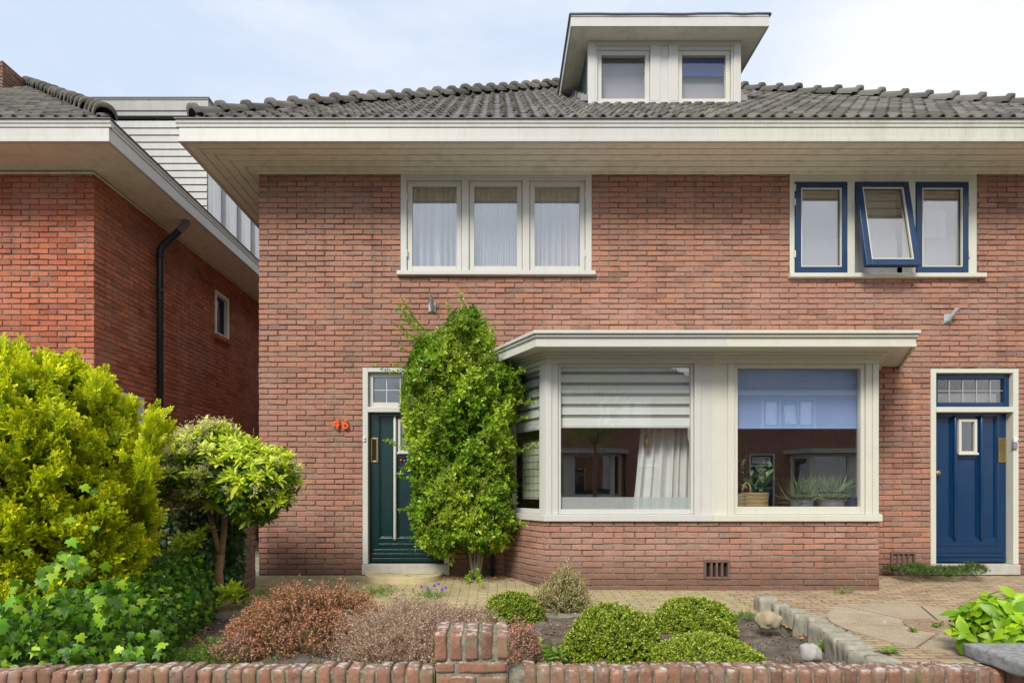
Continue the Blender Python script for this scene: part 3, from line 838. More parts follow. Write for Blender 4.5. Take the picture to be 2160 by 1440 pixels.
for (h, nm, dk) in ((SW,'landing_window',True), (GW,'side_window',False)):
    f = MB(); x0, x1 = NX1-.12, NX1+.012
    f.box(x0,x1,h[0],h[0]+.055,h[2],h[3]); f.box(x0,x1,h[1]-.055,h[1],h[2],h[3]); f.box(x0,x1-.002,h[0]+.055,h[1]-.055,h[3]-.06,h[3]); f.box(x0,x1-.002,h[0]+.055,h[1]-.055,h[2],h[2]+.05)
    w = f.build(nm, M['bright'], nb, bevel=.004)
    g = MB(); x0, x1 = NX1-.11, NX1-.055; a,c,d,e = h[0]+.056,h[1]-.056,h[2]+.051,h[3]-.061
    g.box(x0,x1,a,a+.05,d,e); g.box(x0,x1,c-.05,c,d,e); g.box(x0,x1-.002,a+.05,c-.05,d,d+.05); g.box(x0,x1-.002,a+.05,c-.05,e-.05,e)
    g.build('sash', M['black'] if dk else M['white'], w, bevel=.003)
    MB().box(NX1-.085,NX1-.080,a+.03,c-.03,d+.03,e-.03).build('pane', M['obscure'], w)
    s = MB(); n = 9
    for k in range(n):
        ya = h[0]-.04+(h[1]-h[0]+.08)*k/n
        s.box(NX1-.08,NX1+.07,ya+.003,ya+(h[1]-h[0]+.08)/n-.003,h[2]-.075,h[2]-.004)
    s.build('brick_sill', M['brick_s'], w, bevel=.004)
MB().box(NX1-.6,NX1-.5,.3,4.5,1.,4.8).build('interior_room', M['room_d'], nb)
dpx, dpy = -4.925, 1.23
dp = MB().tube([(-4.585,1.30,5.03),(-4.585,1.30,4.985),(-4.61,1.295,4.93),(-4.88,1.24,4.63),(-4.915,1.232,4.58),(dpx,dpy,4.50),(dpx,dpy,.0)], [.05,.05,.047,.047,.047,.045,.045], 14)
dpo = dp.build('downpipe', M['black'], nb, smooth=True)
for z in (4.46, 3.95, 2.3, .9):
    MB().lathe([(.046,-.03),(.053,-.028),(.053,.028),(.046,.03)], (dpx,dpy,z), 16).build('pipe_collar', M['black'], dpo, smooth=True)
MB().tube([(-4.585,1.30,5.03),(-4.585,1.30,4.985),(-4.615,1.29,4.925),(-4.68,1.28,4.855)], .0505, 14).build('pipe_outlet', M['grey'], dpo, smooth=True)
# chimney
b, m = MB(), MB()
cxr = PX(20, 10.9); cz0, cz1 = 7.6, PZ(140,10.9)
for (O,U,N,l) in (((cxr-.62,3.75,0),(1,0,0),(0,-1,0),.62),((cxr,3.75,0),(0,1,0),(1,0,0),.62),((cxr,4.37,0),(-1,0,0),(0,1,0),.62),((cxr-.62,4.37,0),(0,-1,0),(-1,0,0),.62)):
    brick_wall(b, m, O, U, N, l, cz0, cz1, phase=.06)
m.box(cxr-.61,cxr-.01,3.76,4.36,cz1-.02,cz1-.004)
M['brick_c'] = m_brick('sooty_chimney_brick', [(0,(.10,.075,.06)),(.5,(.16,.11,.09)),(1,(.21,.13,.10))], dark_base=False, lime=.3)
chm = b.build('chimney', M['brick_c'], nb); m.build('mortar', M['mortar'], chm)
# side dormer: clapboard cheek towards the street, windows towards the gap
sy, dx = 2.75, -5.02; stop = 7.50
sd_ = MB()
n = 30; z = 5.10
for k in range(n):
    za = z+k*.122
    if za+.12 > stop: break
    sd_.add([(-8.6,sy-.022,za),(dx,sy-.022,za),(dx,sy-.006,za+.124),(-8.6,sy-.006,za+.124),(-8.6,sy+.02,za),(dx,sy+.02,za),(dx,sy+.02,za+.124),(-8.6,sy+.02,za+.124)],
            [(0,1,2,3),(0,4,5,1),(3,2,6,7),(1,5,6,2),(4,0,3,7),(5,4,7,6)])
sdm = sd_.build('side_dormer', M['siding'], nb)
sdm['label'] = 'white clapboard cheek of the side dormer'
f = MB(); f.box(-8.7,dx+.05,sy-.065,9.4,stop+.0605,stop+.24); f.box(-8.7,dx+.035,sy-.050,9.4,stop-.02,stop+.06); f.box(-8.7,dx+.06,sy-.075,9.4,stop+.2405,stop+.262)
f.build('dormer_fascia', M['siding'], sdm, bevel=.004)
MB().box(-8.7,dx+.07,sy-.085,9.4,stop+.263,stop+.285).build('roof_felt_edge', M['lead'], sdm, bevel=.004)
f = MB(); f.box(dx-.06,dx+.02,sy+.021,9.2,stop-.10,stop-.022); f.box(dx-.06,dx+.02,sy+.021,9.2,5.1,5.45)
yy = sy+.021; k = 0
posts = []
while yy < 9:
    f.box(dx-.06,dx+.018,yy,yy+.16,5.451,stop-.101); posts.append(yy); yy += .62
f.build('dormer_frame', M['bright'], sdm, bevel=.004)
for y0_ in posts[:5]:
    MB().box(dx-.035,dx-.029,y0_+.165,y0_+.615,5.46,stop-.11).build('pane', M['glass_u'], sdm)
    MB().box(dx-.12,dx-.11,y0_+.17,y0_+.44,5.46,stop-.11).build('dormer_blind', M['bright'], sdm)
MB().box(dx-.9,dx-.85,sy+.03,9,5.2,stop-.03).build('interior_room', M['room_d'], sdm)

# ------------------------------------------------------------------ ground
def grid_mesh(name, x0, x1, y0, y1, nx, ny, zf, mat, parent=None, smooth=True, skirt=0.):
    xs, ys = np.linspace(x0,x1,nx+1), np.linspace(y0,y1,ny+1)
    V = [(x,y,zf(x,y)) for y in ys for x in xs]
    Fs = np.array([(j*(nx+1)+i, j*(nx+1)+i+1, (j+1)*(nx+1)+i+1, (j+1)*(nx+1)+i) for j in range(ny) for i in range(nx)])
    return build_np(name, np.array(V, dtype=np.float32), Fs, mat, parent, smooth=smooth)
def gz(y):                     # the front garden falls gently from the facade towards the street
    pts = [(-9,-.13),(-1.7,-.115),(-.72,-.055),(0,0),(20,0)]
    for (a,za),(b_,zb_) in zip(pts, pts[1:]):
        if y <= b_: return za+(zb_-za)*(max(y,a)-a)/(b_-a)
    return 0.

def m_soil():
    t = NT('garden_soil'); pos = t.n('ShaderNodeNewGeometry').outputs['Position']
    c = t.ramp(t.noise(pos, 7, 8, .7), [(.3,(.085,.068,.054)),(.55,(.20,.165,.13)),(.75,(.34,.29,.235))])
    c = t.mix(t.rng(t.noise(pos, 55, 4, .6), .60, .70, 0, .8), c, (.25,.20,.16))
    c = t.mix(t.rng(t.noise(pos, 3.1, 4, .6), .57, .66, 0, .4), c, (.10,.12,.05))
    return t.done(t.bsdf(c, .95, .1, t.noise(pos, 38, 8, .75), 1., .03))
def m_pave(name, L, H, cols, joint, rot=0., dark=.5, moss=.4):
    t = NT(name); pos = t.n('ShaderNodeNewGeometry').outputs['Position']
    mpv = t.n('ShaderNodeMapping', {0: pos, 'Rotation': (0,0,rot)}).outputs[0]
    wob = t.n('ShaderNodeMix', {0: .012, 4: mpv, 5: t.n('ShaderNodeTexNoise', {'Vector': pos, 'Scale': 4.}).outputs[1]}, data_type='VECTOR').outputs[1]
    bt = t.n('ShaderNodeTexBrick', {'Vector': wob, 'Color1': (0,0,0,1), 'Color2': (1,1,1,1), 'Mortar': (.5,.5,.5,1), 'Scale': 1., 'Mortar Size': joint, 'Mortar Smooth': .3, 'Bias': 0., 'Brick Width': L, 'Row Height': H})
    sepc = t.n('ShaderNodeSeparateColor', {0: bt.outputs[0]}).outputs[0]
    c = t.ramp(sepc, [(i/(len(cols)-1), x) for i, x in enumerate(cols)])
    c = t.mix(t.rng(t.noise(pos, 5, 7, .7), .42, .75, 0, dark), c, (.15,.12,.075))
    c = t.mix(t.rng(t.noise(pos, 1.7, 5, .6), .50, .75, 0, moss), c, (.16,.15,.045))
    c = t.mix(t.rng(t.noise(pos, 90, 3, .7), .55, .75, 0, .5), c, (.46,.40,.29))
    c = t.mix(t.math('MULTIPLY', bt.outputs[1], .85), c, (.09,.072,.04))
    h = t.math('SUBTRACT', t.math('MULTIPLY', t.noise(pos, 60, 5), .35), bt.outputs[1])
    return t.done(t.bsdf(c, .92, .15, h, 1., .012))
def m_asphalt():
    t = NT('asphalt'); pos = t.n('ShaderNodeNewGeometry').outputs['Position']
    c = t.ramp(t.noise(pos, 90, 5, .7), [(.3,(.035,.035,.036)),(.7,(.085,.083,.08))])
    return t.done(t.bsdf(c, .9, .2, t.noise(pos, 200, 3), .5, .004))
M['soil'] = m_soil()
M['pave'] = m_pave('tan_pavers', .205, .058, [(.47,.39,.20),(.54,.44,.24),(.42,.36,.20),(.50,.40,.25)], .0042)
M['pave_s'] = m_pave('grey_pavers', .21, .105, [(.36,.34,.28),(.42,.395,.33),(.33,.315,.27)], .007, rot=.06)
M['pave_r'] = m_pave('red_tan_pavers', .20, .062, [(.42,.31,.19),(.50,.38,.25),(.35,.25,.17)], .006)
M['walk'] = m_pave('sidewalk_slabs', .3, .3, [(.30,.30,.28),(.36,.355,.33),(.27,.27,.255)], .006)
M['asphalt'] = m_asphalt()
def m_slab():
    t = NT('aggregate_slab'); pos = t.n('ShaderNodeNewGeometry').outputs['Position']
    c = t.ramp(t.noise(pos, 120, 4, .7), [(.35,(.26,.20,.135)),(.5,(.42,.345,.245)),(.66,(.56,.48,.36))])
    c = t.mix(t.rng(t.noise(pos, 4, 6, .65), .45, .75, 0, .55), c, (.22,.17,.10))
    c = t.mix(t.rng(t.n('ShaderNodeNewGeometry').outputs['Random Per Island'], 0, 1, 0, .25), c, (.30,.24,.17))
    return t.done(t.bsdf(c, .95, .15, t.noise(pos, 150, 4), .8, .006))
M['agg'] = m_slab()

g = MB().box(-220,220,-220,220,-.5,-.40).build('ground', M['asphalt']); tag(g, kind='structure')
r = MB().box(-220,220,-12.3,-6.6,-.46,-.375).build('road', M['asphalt']); tag(r, kind='structure')
for (a,c) in ((-6.6,-4.62),(-18.3,-12.3)):
    w = grid_mesh('sidewalk', -60, 60, a, c, 4, 2, lambda x,y: -.26, M['walk']); tag(w, kind='structure')
# planted bed
def soil_z(x, y):
    v = Vector((x,y,0))
    return gz(y)-.03 + .035*mnoise.noise(v*1.7) + .022*mnoise.noise(v*6) + .012*mnoise.noise(v*17) + .006*mnoise.noise(v*40)
s_ = grid_mesh('soil_bed', -9.0, 2.46, -4.45, -1.55, 420, 150, soil_z, M['soil']); tag(s_, kind='structure')
s2 = grid_mesh('soil_bed', 1.0, 2.46, -4.45, -1.55, 2, 2, lambda x,y: -.35, M['soil']); tag(s2, kind='structure')
# paving in front of the facade, between the houses, and the right-hand path
pz = lambda x,y: gz(y)+.004*mnoise.noise(Vector((x*.8,y*2,0)))
p_ = grid_mesh('garden_path', -4.2, 2.5, -1.62, .03, 80, 30, pz, M['pave']); tag(p_, kind='structure')
p_ = grid_mesh('garden_path', -9.0, -2.9, .03, 12, 60, 40, lambda x,y: gz(y)-.004+.004*mnoise.noise(Vector((x,y,0))), M['pave_s']); tag(p_, kind='structure')
p_ = grid_mesh('garden_path', -9.0, -4.2, -1.62, .03, 30, 12, lambda x,y: gz(y)-.008, M['pave_s']); tag(p_, kind='structure')
p_ = grid_mesh('front_paving', 2.5, 8.6, -4.4, .03, 80, 60, lambda x,y: gz(y)-.002+.004*mnoise.noise(Vector((x*.9,y*1.3,3))), M['pave_r']); tag(p_, kind='structure')
st = MB().box(-4.2,2.5,-1.665,-1.622,-.22,-.105).build('paving_edge', M['kerb']); tag(st, kind='structure')
# paved disc: brick centre, ring of aggregate slabs, plain slabs outside
DC = (3.83,-2.2)
def sector(mb, r0, r1, a0, a1, z, gap=.011, th=.03, n=8):
    ga0, ga1 = gap/max(r0,.12), gap/r1
    vs = []
    for zz in (z-th, z):
        for k in range(n+1): a = a0+ga1+(a1-a0-2*ga1)*k/n; vs.append((DC[0]+(r1-gap)*math.cos(a), DC[1]+(r1-gap)*math.sin(a), zz+gz(DC[1]+r1*math.sin(a))))
        for k in range(n,-1,-1): a = a0+ga0+(a1-a0-2*ga0)*k/n; vs.append((DC[0]+(r0+gap)*math.cos(a), DC[1]+(r0+gap)*math.sin(a), zz+gz(DC[1]+r0*math.sin(a))))
    N_ = 2*(n+1)
    mb.add(vs, [tuple(range(N_,2*N_))]+[(i,(i+1)%N_,N_+(i+1)%N_,N_+i) for i in range(N_)])
dk = MB()
for k in range(7): sector(dk, .31, .90, 2*math.pi*k/7+.25, 2*math.pi*(k+1)/7+.25, .012+random.uniform(-.002,.002))
rg = MB()
for ring,(ra,rb,nn) in enumerate(((.31,.20,30),(.20,.10,18),(.10,.012,8))):
    for k in range(nn): sector(rg, rb, ra, 2*math.pi*k/nn+ring*.1, 2*math.pi*(k+1)/nn+ring*.1, .011+random.uniform(-.003,.003), .004, n=2)
d_ = dk.build('front_paving', M['agg']); tag(d_, kind='structure')
M['pave_b'] = m_plain('paver_brick', (.36,.26,.17), .9, .15, var=.6, scale=22, bstr=.6)
d_ = rg.build('front_paving', M['pave_b']); tag(d_, kind='structure')
og = MB()
for i,(xa,xb,ya,yb) in enumerate(((2.62,3.25,-4.35,-3.12),(3.26,4.15,-4.35,-3.12),(4.16,5.2,-4.35,-3.12))):
    og.box(xa+.006,xb-.006,ya,yb,-.2,-.107+random.uniform(-.003,.003))
d_ = og.build('front_paving', M['agg'], bevel=.004); tag(d_, kind='structure')

# ------------------------------------------------------------------ low street wall, pier, capped gate pier, edging stones
def brick_block(mb, x0,x1,y0,y1,z0,z1, round_=.012, rough=.004, nx=3, ny=3, nz=3):
    """one worn brick: a subdivided box with rounded arrises and chipped faces"""
    sz = Vector((x1-x0,y1-y0,z1-z0)); c = Vector(((x0+x1)/2,(y0+y1)/2,(z0+z1)/2))
    off = Vector((random.uniform(-99,99),random.uniform(-99,99),random.uniform(-99,99)))
    def P_(i,j,k):
        q = Vector(((i/nx-.5)*sz.x,(j/ny-.5)*sz.y,(k/nz-.5)*sz.z))
        d = []
        for a in range(3):
            h = sz[a]/2-round_; d.append(max(abs(q[a])-h,0)*(1 if q[a]>0 else -1))
        dv = Vector(d)
        if dv.length > round_: q -= dv*(1-round_/dv.length)
        q += mnoise.noise_vector((q+off)*14)*rough + mnoise.noise_vector((q+off)*45)*rough*.5
        return tuple(q+c)
    idx = {}
    vs = []; fs = []
    def V_(i,j,k):
        if (i,j,k) not in idx: idx[(i,j,k)] = len(vs); vs.append(P_(i,j,k))
        return idx[(i,j,k)]
    for i in range(nx):
        for j in range(ny):
            fs.append((V_(i,j,0),V_(i,j+1,0),V_(i+1,j+1,0),V_(i+1,j,0))); fs.append((V_(i,j,nz),V_(i+1,j,nz),V_(i+1,j+1,nz),V_(i,j+1,nz)))
    for i in range(nx):
        for k in range(nz):
            fs.append((V_(i,0,k),V_(i+1,0,k),V_(i+1,0,k+1),V_(i,0,k+1))); fs.append((V_(i,ny,k),V_(i,ny,k+1),V_(i+1,ny,k+1),V_(i+1,ny,k)))
    for j in range(ny):
        for k in range(nz):
            fs.append((V_(0,j,k),V_(0,j,k+1),V_(0,j+1,k+1),V_(0,j+1,k))); fs.append((V_(nx,j,k),V_(nx,j+1,k),V_(nx,j+1,k+1),V_(nx,j,k+1)))
    mb.add(vs, fs)
def m_oldbrick():
    t = NT('weathered_brick'); g = t.n('ShaderNodeNewGeometry'); pos = g.outputs['Position']
    c = t.ramp(g.outputs['Random Per Island'], [(0,(.17,.085,.06)),(.25,(.31,.14,.09)),(.5,(.38,.18,.115)),(.75,(.26,.13,.095)),(1,(.36,.20,.13))])
    c = t.mix(t.rng(t.noise(pos, 20, 6, .7), .42, .72, 0, .7), c, (.13,.075,.06))
    c = t.mix(t.rng(t.noise(pos, 11, 5, .7), .48, .64, 0, .6), c, (.20,.18,.085))
    c = t.mix(t.rng(t.noise(pos, 16, 5, .7), .52, .62, 0, .5), c, (.30,.25,.20))
    nzv = t.n('ShaderNodeSeparateXYZ', {0: g.outputs['Normal']}).outputs[2]
    li = t.math('MULTIPLY', t.rng(t.noise(pos, 26, 6, .7), .50, .58), t.rng(nzv, .3, .8))      # pale lichen grows on the tops only
    c = t.mix(t.math('MULTIPLY', li, .8), c, (.62,.57,.53))
    return t.done(t.bsdf(c, .92, .2, t.noise(pos, 75, 8, .75), 1., .008))
def m_oldmortar():
    t = NT('lichen_mortar'); pos = t.n('ShaderNodeNewGeometry').outputs['Position']
    c = t.ramp(t.noise(pos, 30, 6, .7), [(.3,(.09,.085,.06)),(.5,(.23,.215,.155)),(.7,(.36,.34,.265))])
    return t.done(t.bsdf(c, .95, .1, t.noise(pos, 90, 6, .7), 1., .006))
M['oldbrick'] = m_oldbrick(); M['oldmortar'] = m_oldmortar()
gw = empty('garden_wall', (0,-4.35,-.26), 'low old brick street wall with soldier course coping, lichen spots and a brick pier', 'wall')
FYW = -4.40; WTZ = .248; PXA, PXB = PX(916,2.58), PX(1073,2.58)
cop = MB(); mt_ = MB(); bd = MB()
x = -5.2
while x < 2.38:
    wv = random.uniform(.0555,.0605)
    if not (x+wv > PXA-.004 and x < PXB+.004):
        dip = -.03*max(0,(-1.75-x))**1.3 if x < -1.75 else 0
        brick_block(cop, x, x+wv, FYW+random.uniform(-.003,.003), FYW+.115, .035+dip, WTZ+dip+random.uniform(-.010,.003), .0065, .0055, 4, 6, 7)
    x += wv+random.uniform(.0085,.0115)
k = 0
for (xa,xb) in ((-5.2,-1.7),(-1.7,PXA),(PXB,2.36)):
    dz = -.07 if xb <= -1.6 else 0
    mt_.box(xa+.001,xb-.001,FYW+.010,FYW+.108,-.3,WTZ-.014+dz*.6)
brick_wall(bd, mt_, (-5.2,FYW+.012,0), (1,0,0), (0,-1,0), 7.56, -.3, .03, phase=.05, rough=.003)
cop_o = cop.build('coping', M['oldbrick'], gw, smooth=True)
mt_.build('mortar', M['oldmortar'], gw)
bd.build('wall_body', M['oldbrick'], gw)
# pier: rows below, soldiers on top
pr = MB(); pmn = MB(); PYF = -4.42; PD = .255
zc = .172
pmn.box(PXA+.008,PXB-.008,PYF+.008,PYF+PD-.008,-.3,.402)
ws = (PXB-PXA-4*.018)/5
for i in range(5):
    xa = PXA+i*(ws+.018)+.004*(2-i)*.2
    brick_block(pr, xa, xa+ws, PYF+random.uniform(-.004,.004), PYF+PD+random.uniform(-.008,.006), .297-random.uniform(.0,.008), .415+random.uniform(-.010,.004), .006, .0055, 6, 9, 8)
z = .236
row = 0
while z > -.3:
    z0_, z1_ = z-.003, z+.046
    cuts_ = [0,.10,(PXB-PXA)] if row == 0 else ([0,.2,PXB-PXA] if row % 2 else [0,.105,.22,PXB-PXA])
    for a,c in zip(cuts_, cuts_[1:]):
        brick_block(pr, PXA+a+.008, PXA+c-.008, PYF, PYF+PD, z0_, z1_, .005, .005, 8, 8, 4)
    z -= .066; row += 1
pro = pr.build('pier', M['oldbrick'], gw, smooth=True); pmn.build('pier_mortar', M['oldmortar'], gw)
# stone-capped gate pier on the right
gp = empty('gate_pier', (2.55,-4.45,-.26), 'low gate pier with rough grey bluestone cap slabs at the end of the garden wall', 'pier')
pb = MB(); pm_ = MB()
GX0 = 2.37
brick_wall(pb, pm_, (GX0,-4.22,0), (0,-1,0), (-1,0,0), .75, -.3, .25); brick_wall(pb, pm_, (GX0,-4.97,0), (1,0,0), (0,-1,0), .45, -.3, .25); brick_wall(pb, pm_, (GX0+.45,-4.22,0), (-1,0,0), (0,1,0), .45, -.3, .25)
gb = pb.build('pier_body', M['oldbrick'], gp); pm_.build('mortar', M['oldmortar'], gb)
for (ya,yb,xa) in ((-4.62,-4.21,GX0-.075),(-5.05,-4.63,GX0-.045)):
    s = MB(); brick_block(s, xa, xa+.60, ya, yb, .245, .318, .012, .007, 18, 14, 5)
    s.build('cap_slab', M['slab'], gp, smooth=True)

# edging stones along the path, two boulders
def rock(name, c, s, mat, label, cat, rot=0., rough=.10, group=None, rnd=.22):
    mb = MB(); brick_block(mb, -s[0]/2,s[0]/2,-s[1]/2,s[1]/2,-s[2]/2,s[2]/2,min(s)*rnd,min(s)*rough,8,8,6)
    o = mb.build(name, mat, smooth=True); o.location = (c[0],c[1],c[2]); o.rotation_euler = (random.uniform(-.05,.05),random.uniform(-.05,.05),rot)
    return tag(o, label, cat, group)
def at_ground(px, py, zg=-.12):
    d = F*(CH-zg)/(py-VY); return PX(px,d), YD(d)
eds = [((1612,1258),.17,.20,'square grey edging stone nearest the bay window, at the head of the row'),((1643,1272),.13,.17,'small pale edging stone second from the bay window'),((1668,1282),.12,.2,'thin dark edging stone third from the bay window'),
       ((1700,1296),.17,.22,'pale upright edging stone beside the tan boulder'),((1735,1318),.17,.24,'long grey green edging stone just in front of the tan boulder'),((1772,1338),.17,.22,'dark topped edging stone midway down the row'),
       ((1800,1356),.16,.20,'mossy edging stone behind the small fallen stone piece'),((1828,1376),.15,.2,'rounded edging stone second from the street wall'),((1868,1394),.16,.26,'wide worn edging stone touching the street wall')]
for (p, wx, wy, lb) in eds:
    zt_ = .03; d = F*(CH-zt_)/(p[1]-VY); xx, y_ = PX(p[0],d), YD(d)
    o = rock('edging_stone', (xx+.02, y_, -.25), (wx*1.0, wy*.92, .27), M['kerb'], lb, 'edging stone', random.uniform(-.25,.25), .09, 'edging stones between the bed and the path', .06)
xx, y_ = at_ground(1621,1335); rock('boulder', (xx,y_,-.095), (.20,.17,.15), M['pebble'], 'round tan boulder lying on the soil beside the edging stones', 'boulder', .4, .16, None, .47).rotation_euler=(0,.1,.5)
xx, y_ = at_ground(1706,1392,-.06); rock('boulder', (xx,y_,-.075), (.125,.13,.13), M['pebble_g'], 'smooth pale grey boulder close behind the street wall', 'boulder', .2, .14, None, .47).rotation_euler=(.1,.2,.7)
xx, y_ = at_ground(1768,1376); rock('stone_fragment', (xx,y_,-.115), (.13,.05,.05), M['kerb'], 'small broken stone piece lying flat beside the edging stones', 'stone', -.7, .08)

# doorstep slab in front of the green door
def halfdisc(cx, y0, w, dpt, z0, z1):
    mb = MB(); n = 24; e = 2.6
    poly = [(cx+w/2*math.copysign(abs(math.cos(math.pi*k/n))**(2/e), math.cos(math.pi*k/n)), y0-dpt*(abs(math.sin(math.pi*k/n))**(2/e))) for k in range(n+1)]
    return mb.prism(poly, z0, z1)
ds = halfdisc(PX(853,6.9), -.03, .95, .42, -.09, .045).build('doorstep', M['step'], bevel=.008); tag(ds, 'cracked half round tan stone step before the green door', 'step')
ck = MB()
for pth in (((-1.36,-.05),(-1.24,-.19),(-1.1,-.28),(-1.02,-.42)),((-1.5,-.17),(-1.3,-.15),(-1.24,-.19)),((-1.1,-.28),(-.9,-.2),(-.78,-.21))):
    ck.tube([(x,y,.0455) for x,y in pth], .004, 5)
ck.build('crack', M['soil'], ds)

# ------------------------------------------------------------------ small things on the facade
def flag_holder(px, py, lean, label):
    X0_, Z0_ = PX(px), PZ(py)
    e = empty('flag_holder', (X0_,0,Z0_), label, 'flag holder', 'flagpole holders on the facade')
    pl = MB().box(X0_-.045,X0_+.045,-.014,.006,Z0_-.055,Z0_+.055)
    pl.build('base_plate', M['galv'], e, bevel=.004)
    d = Vector((lean,-.62,.78)).normalized(); p0 = Vector((X0_,-.01,Z0_-.03))
    t = MB(); t.tube([p0, p0+d*.17], .026, 14, cap=False); t.tube([p0+d*.17, p0+d*.05], .021, 14, cap=False)
    t.build('socket', M['galv'], e, smooth=True)
    for sx_ in (-1,1):
        for sz_ in (-1,1):
            MB().lathe([(.007,0),(.006,.004),(0,.006)],(0,0,0),8).build('bolt', M['grey'], e, smooth=True).location = (sx_*.034,-.0145,sz_*.044)
    for c in kids(e):
        if c.name.startswith('bolt'): c.rotation_euler = (R(90),0,0)
flag_holder(912,649,.0,'galvanised flagpole holder on the bricks between the green door and curtained window')
flag_holder(1998,672,.28,'galvanised flagpole holder leaning sideways on the bricks above the blue door')
hn = empty('house_number', (PX(721),-.02,PZ(895)), 'orange house number 46 on the brick wall beside the green door', 'house number')
for ch_, px in (('4',711),('6',730)):
    cu = bpy.data.curves.new('digit','FONT'); cu.body = ch_; cu.size = .165; cu.extrude = .008; cu.offset = .0025; cu.bevel_depth = .002; cu.align_x = 'CENTER'
    tmp = bpy.data.objects.new('tmp', cu); COL.objects.link(tmp)
    dg = bpy.context.evaluated_depsgraph_get(); me = bpy.data.meshes.new_from_object(tmp.evaluated_get(dg)); bpy.data.objects.remove(tmp)
    me.materials.clear(); me.materials.append(M['orange'])
    o = bpy.data.objects.new('digit', me); COL.objects.link(o); o.parent = hn
    o.location = (PX(px)-PX(721), -.016, -.055); o.rotation_euler = (R(90),0,0)
def bell(px, py, right):
    x, z = PX(px), PZ(py)
    if not right:
        e = empty('doorbell', (x,-.006,z), 'small white doorbell on the green door frame', 'doorbell')
        MB().box(x-.017,x+.017,-.022,-.0065,z-.03,z+.03).build('bell_box', M['plastic'], e, bevel=.004)
        MB().lathe([(0,.008),(.008,.007),(.009,0)],(0,0,0),12).build('push_button', M['grey'], e, smooth=True).location = (0,-.017,0)
        kids(e)[-1].rotation_euler = (R(90),0,0)
    else:
        e = empty('doorbell', (x,-.006,z), 'white doorbell with grey key box below it on the blue door frame', 'doorbell')
        MB().box(x-.022,x+.022,-.034,-.0065,z-.005,z+.055).build('bell_box', M['plastic'], e, bevel=.004)
        MB().box(x-.026,x+.026,-.030,-.0065,z-.085,z-.012).build('key_box', M['grey'], e, bevel=.004)
        MB().tube([(x+.02,-.02,z+.045),(x+.05,-.02,z+.02),(x+.07,-.015,z+.015)],.005,6).build('cable', M['plastic'], e)
bell(769,926,False); bell(2138,932,True)

# ------------------------------------------------------------------ foliage tools
def unit(v): return v/np.maximum(np.linalg.norm(v, axis=-1, keepdims=True), 1e-9)
def frames(d, n):
    """rotation matrices whose y axis is the leaf's length d and whose z axis is close to n"""
    y = unit(d); x = unit(np.cross(y, n)); z = np.cross(x, y)
    return np.stack([x, y, z], axis=2)
T_OVAL = (np.array([(0,0,0),(-.30,.38,.05),(0,.42,-.02),(.30,.38,.05),(-.24,.72,.03),(.24,.72,.03),(0,.74,-.04),(0,1,-.12)]), [(0,2,1),(0,3,2),(1,2,6,4),(2,3,5,6),(4,6,7),(6,5,7)])
T_LANCE = (np.array([(0,0,0),(-.12,.35,.035),(0,.38,0),(.12,.35,.035),(-.14,.66,.02),(.14,.66,.02),(0,.68,-.03),(0,1,-.12)]), [(0,2,1),(0,3,2),(1,2,6,4),(2,3,5,6),(4,6,7),(6,5,7)])
_iv = [(0,0),(-.22,-.10),(-.50,.10),(-.34,.30),(-.52,.62),(-.20,.60),(0,1.08),(.20,.60),(.52,.62),(.34,.30),(.50,.10),(.22,-.10)]
T_IVY = (np.array([(0,.32,.05)]+[(x,y,-.10*(x*x+(y-.35)**2)*1.6) for x,y in _iv]), [(0,i,i%12+1) for i in range(1,13)])
T_NEEDLE = (np.array([(-.11,0,0),(.11,0,0),(.0,1,0)]), [(0,1,2)])
T_BUD = (np.array([(0,0,-.5),(.5,0,0),(0,.5,0),(-.5,0,0),(0,-.5,0),(0,0,.5)]), [(0,2,1),(0,3,2),(0,4,3),(0,1,4),(5,1,2),(5,2,3),(5,3,4),(5,4,1)])
def tri(fs):
    o = []
    for f in fs:
        o.append(f[:3]) if len(f) == 3 else o.extend([(f[0],f[1],f[2]),(f[0],f[2],f[3])])
    return np.array(o)
class Leaves:
    def __init__(s): s.V=[]; s.F=[]; s.t=[]; s.p=[]; s.n=0
    def add(s, tpl, P, D, N, S, tint, tipv=None, wid=1.0):
        P, D, N = (np.asarray(a, float).reshape(-1,3) for a in (P, D, N))
        S = np.broadcast_to(np.asarray(S, float), (len(P),)); tint = np.broadcast_to(np.asarray(tint, float), (len(P),))
        v, f = tpl[0], tri(tpl[1]); v = v*np.array([wid,1,1])
        Rm = frames(D, N)
        W_ = np.einsum('nij,kj->nki', Rm, v)*S[:,None,None] + P[:,None,:]
        k = len(v)
        s.V.append(W_.reshape(-1,3)); s.F.append((f[None]+(np.arange(len(P))*k)[:,None,None]+s.n).reshape(-1,3)); s.n += k*len(P)
        s.t.append(np.repeat(tint, k)); s.p.append(np.tile(tipv if tipv is not None else v[:,1], len(P)))
    def build(s, name, mat, parent=None, smooth=False):
        return build_np(name, np.concatenate(s.V).astype(np.float32), np.concatenate(s.F), mat, parent, smooth=smooth,
                        attrs={'tint': np.clip(np.concatenate(s.t),0,1), 'tip': np.clip(np.concatenate(s.p),0,1)})
def perp(d):
    a = np.where(np.abs(d[:,2:3]) < .9, np.array([[0,0,1.]]), np.array([[1.,0,0]]))
    x = unit(np.cross(d, a)); return x, np.cross(d, x)
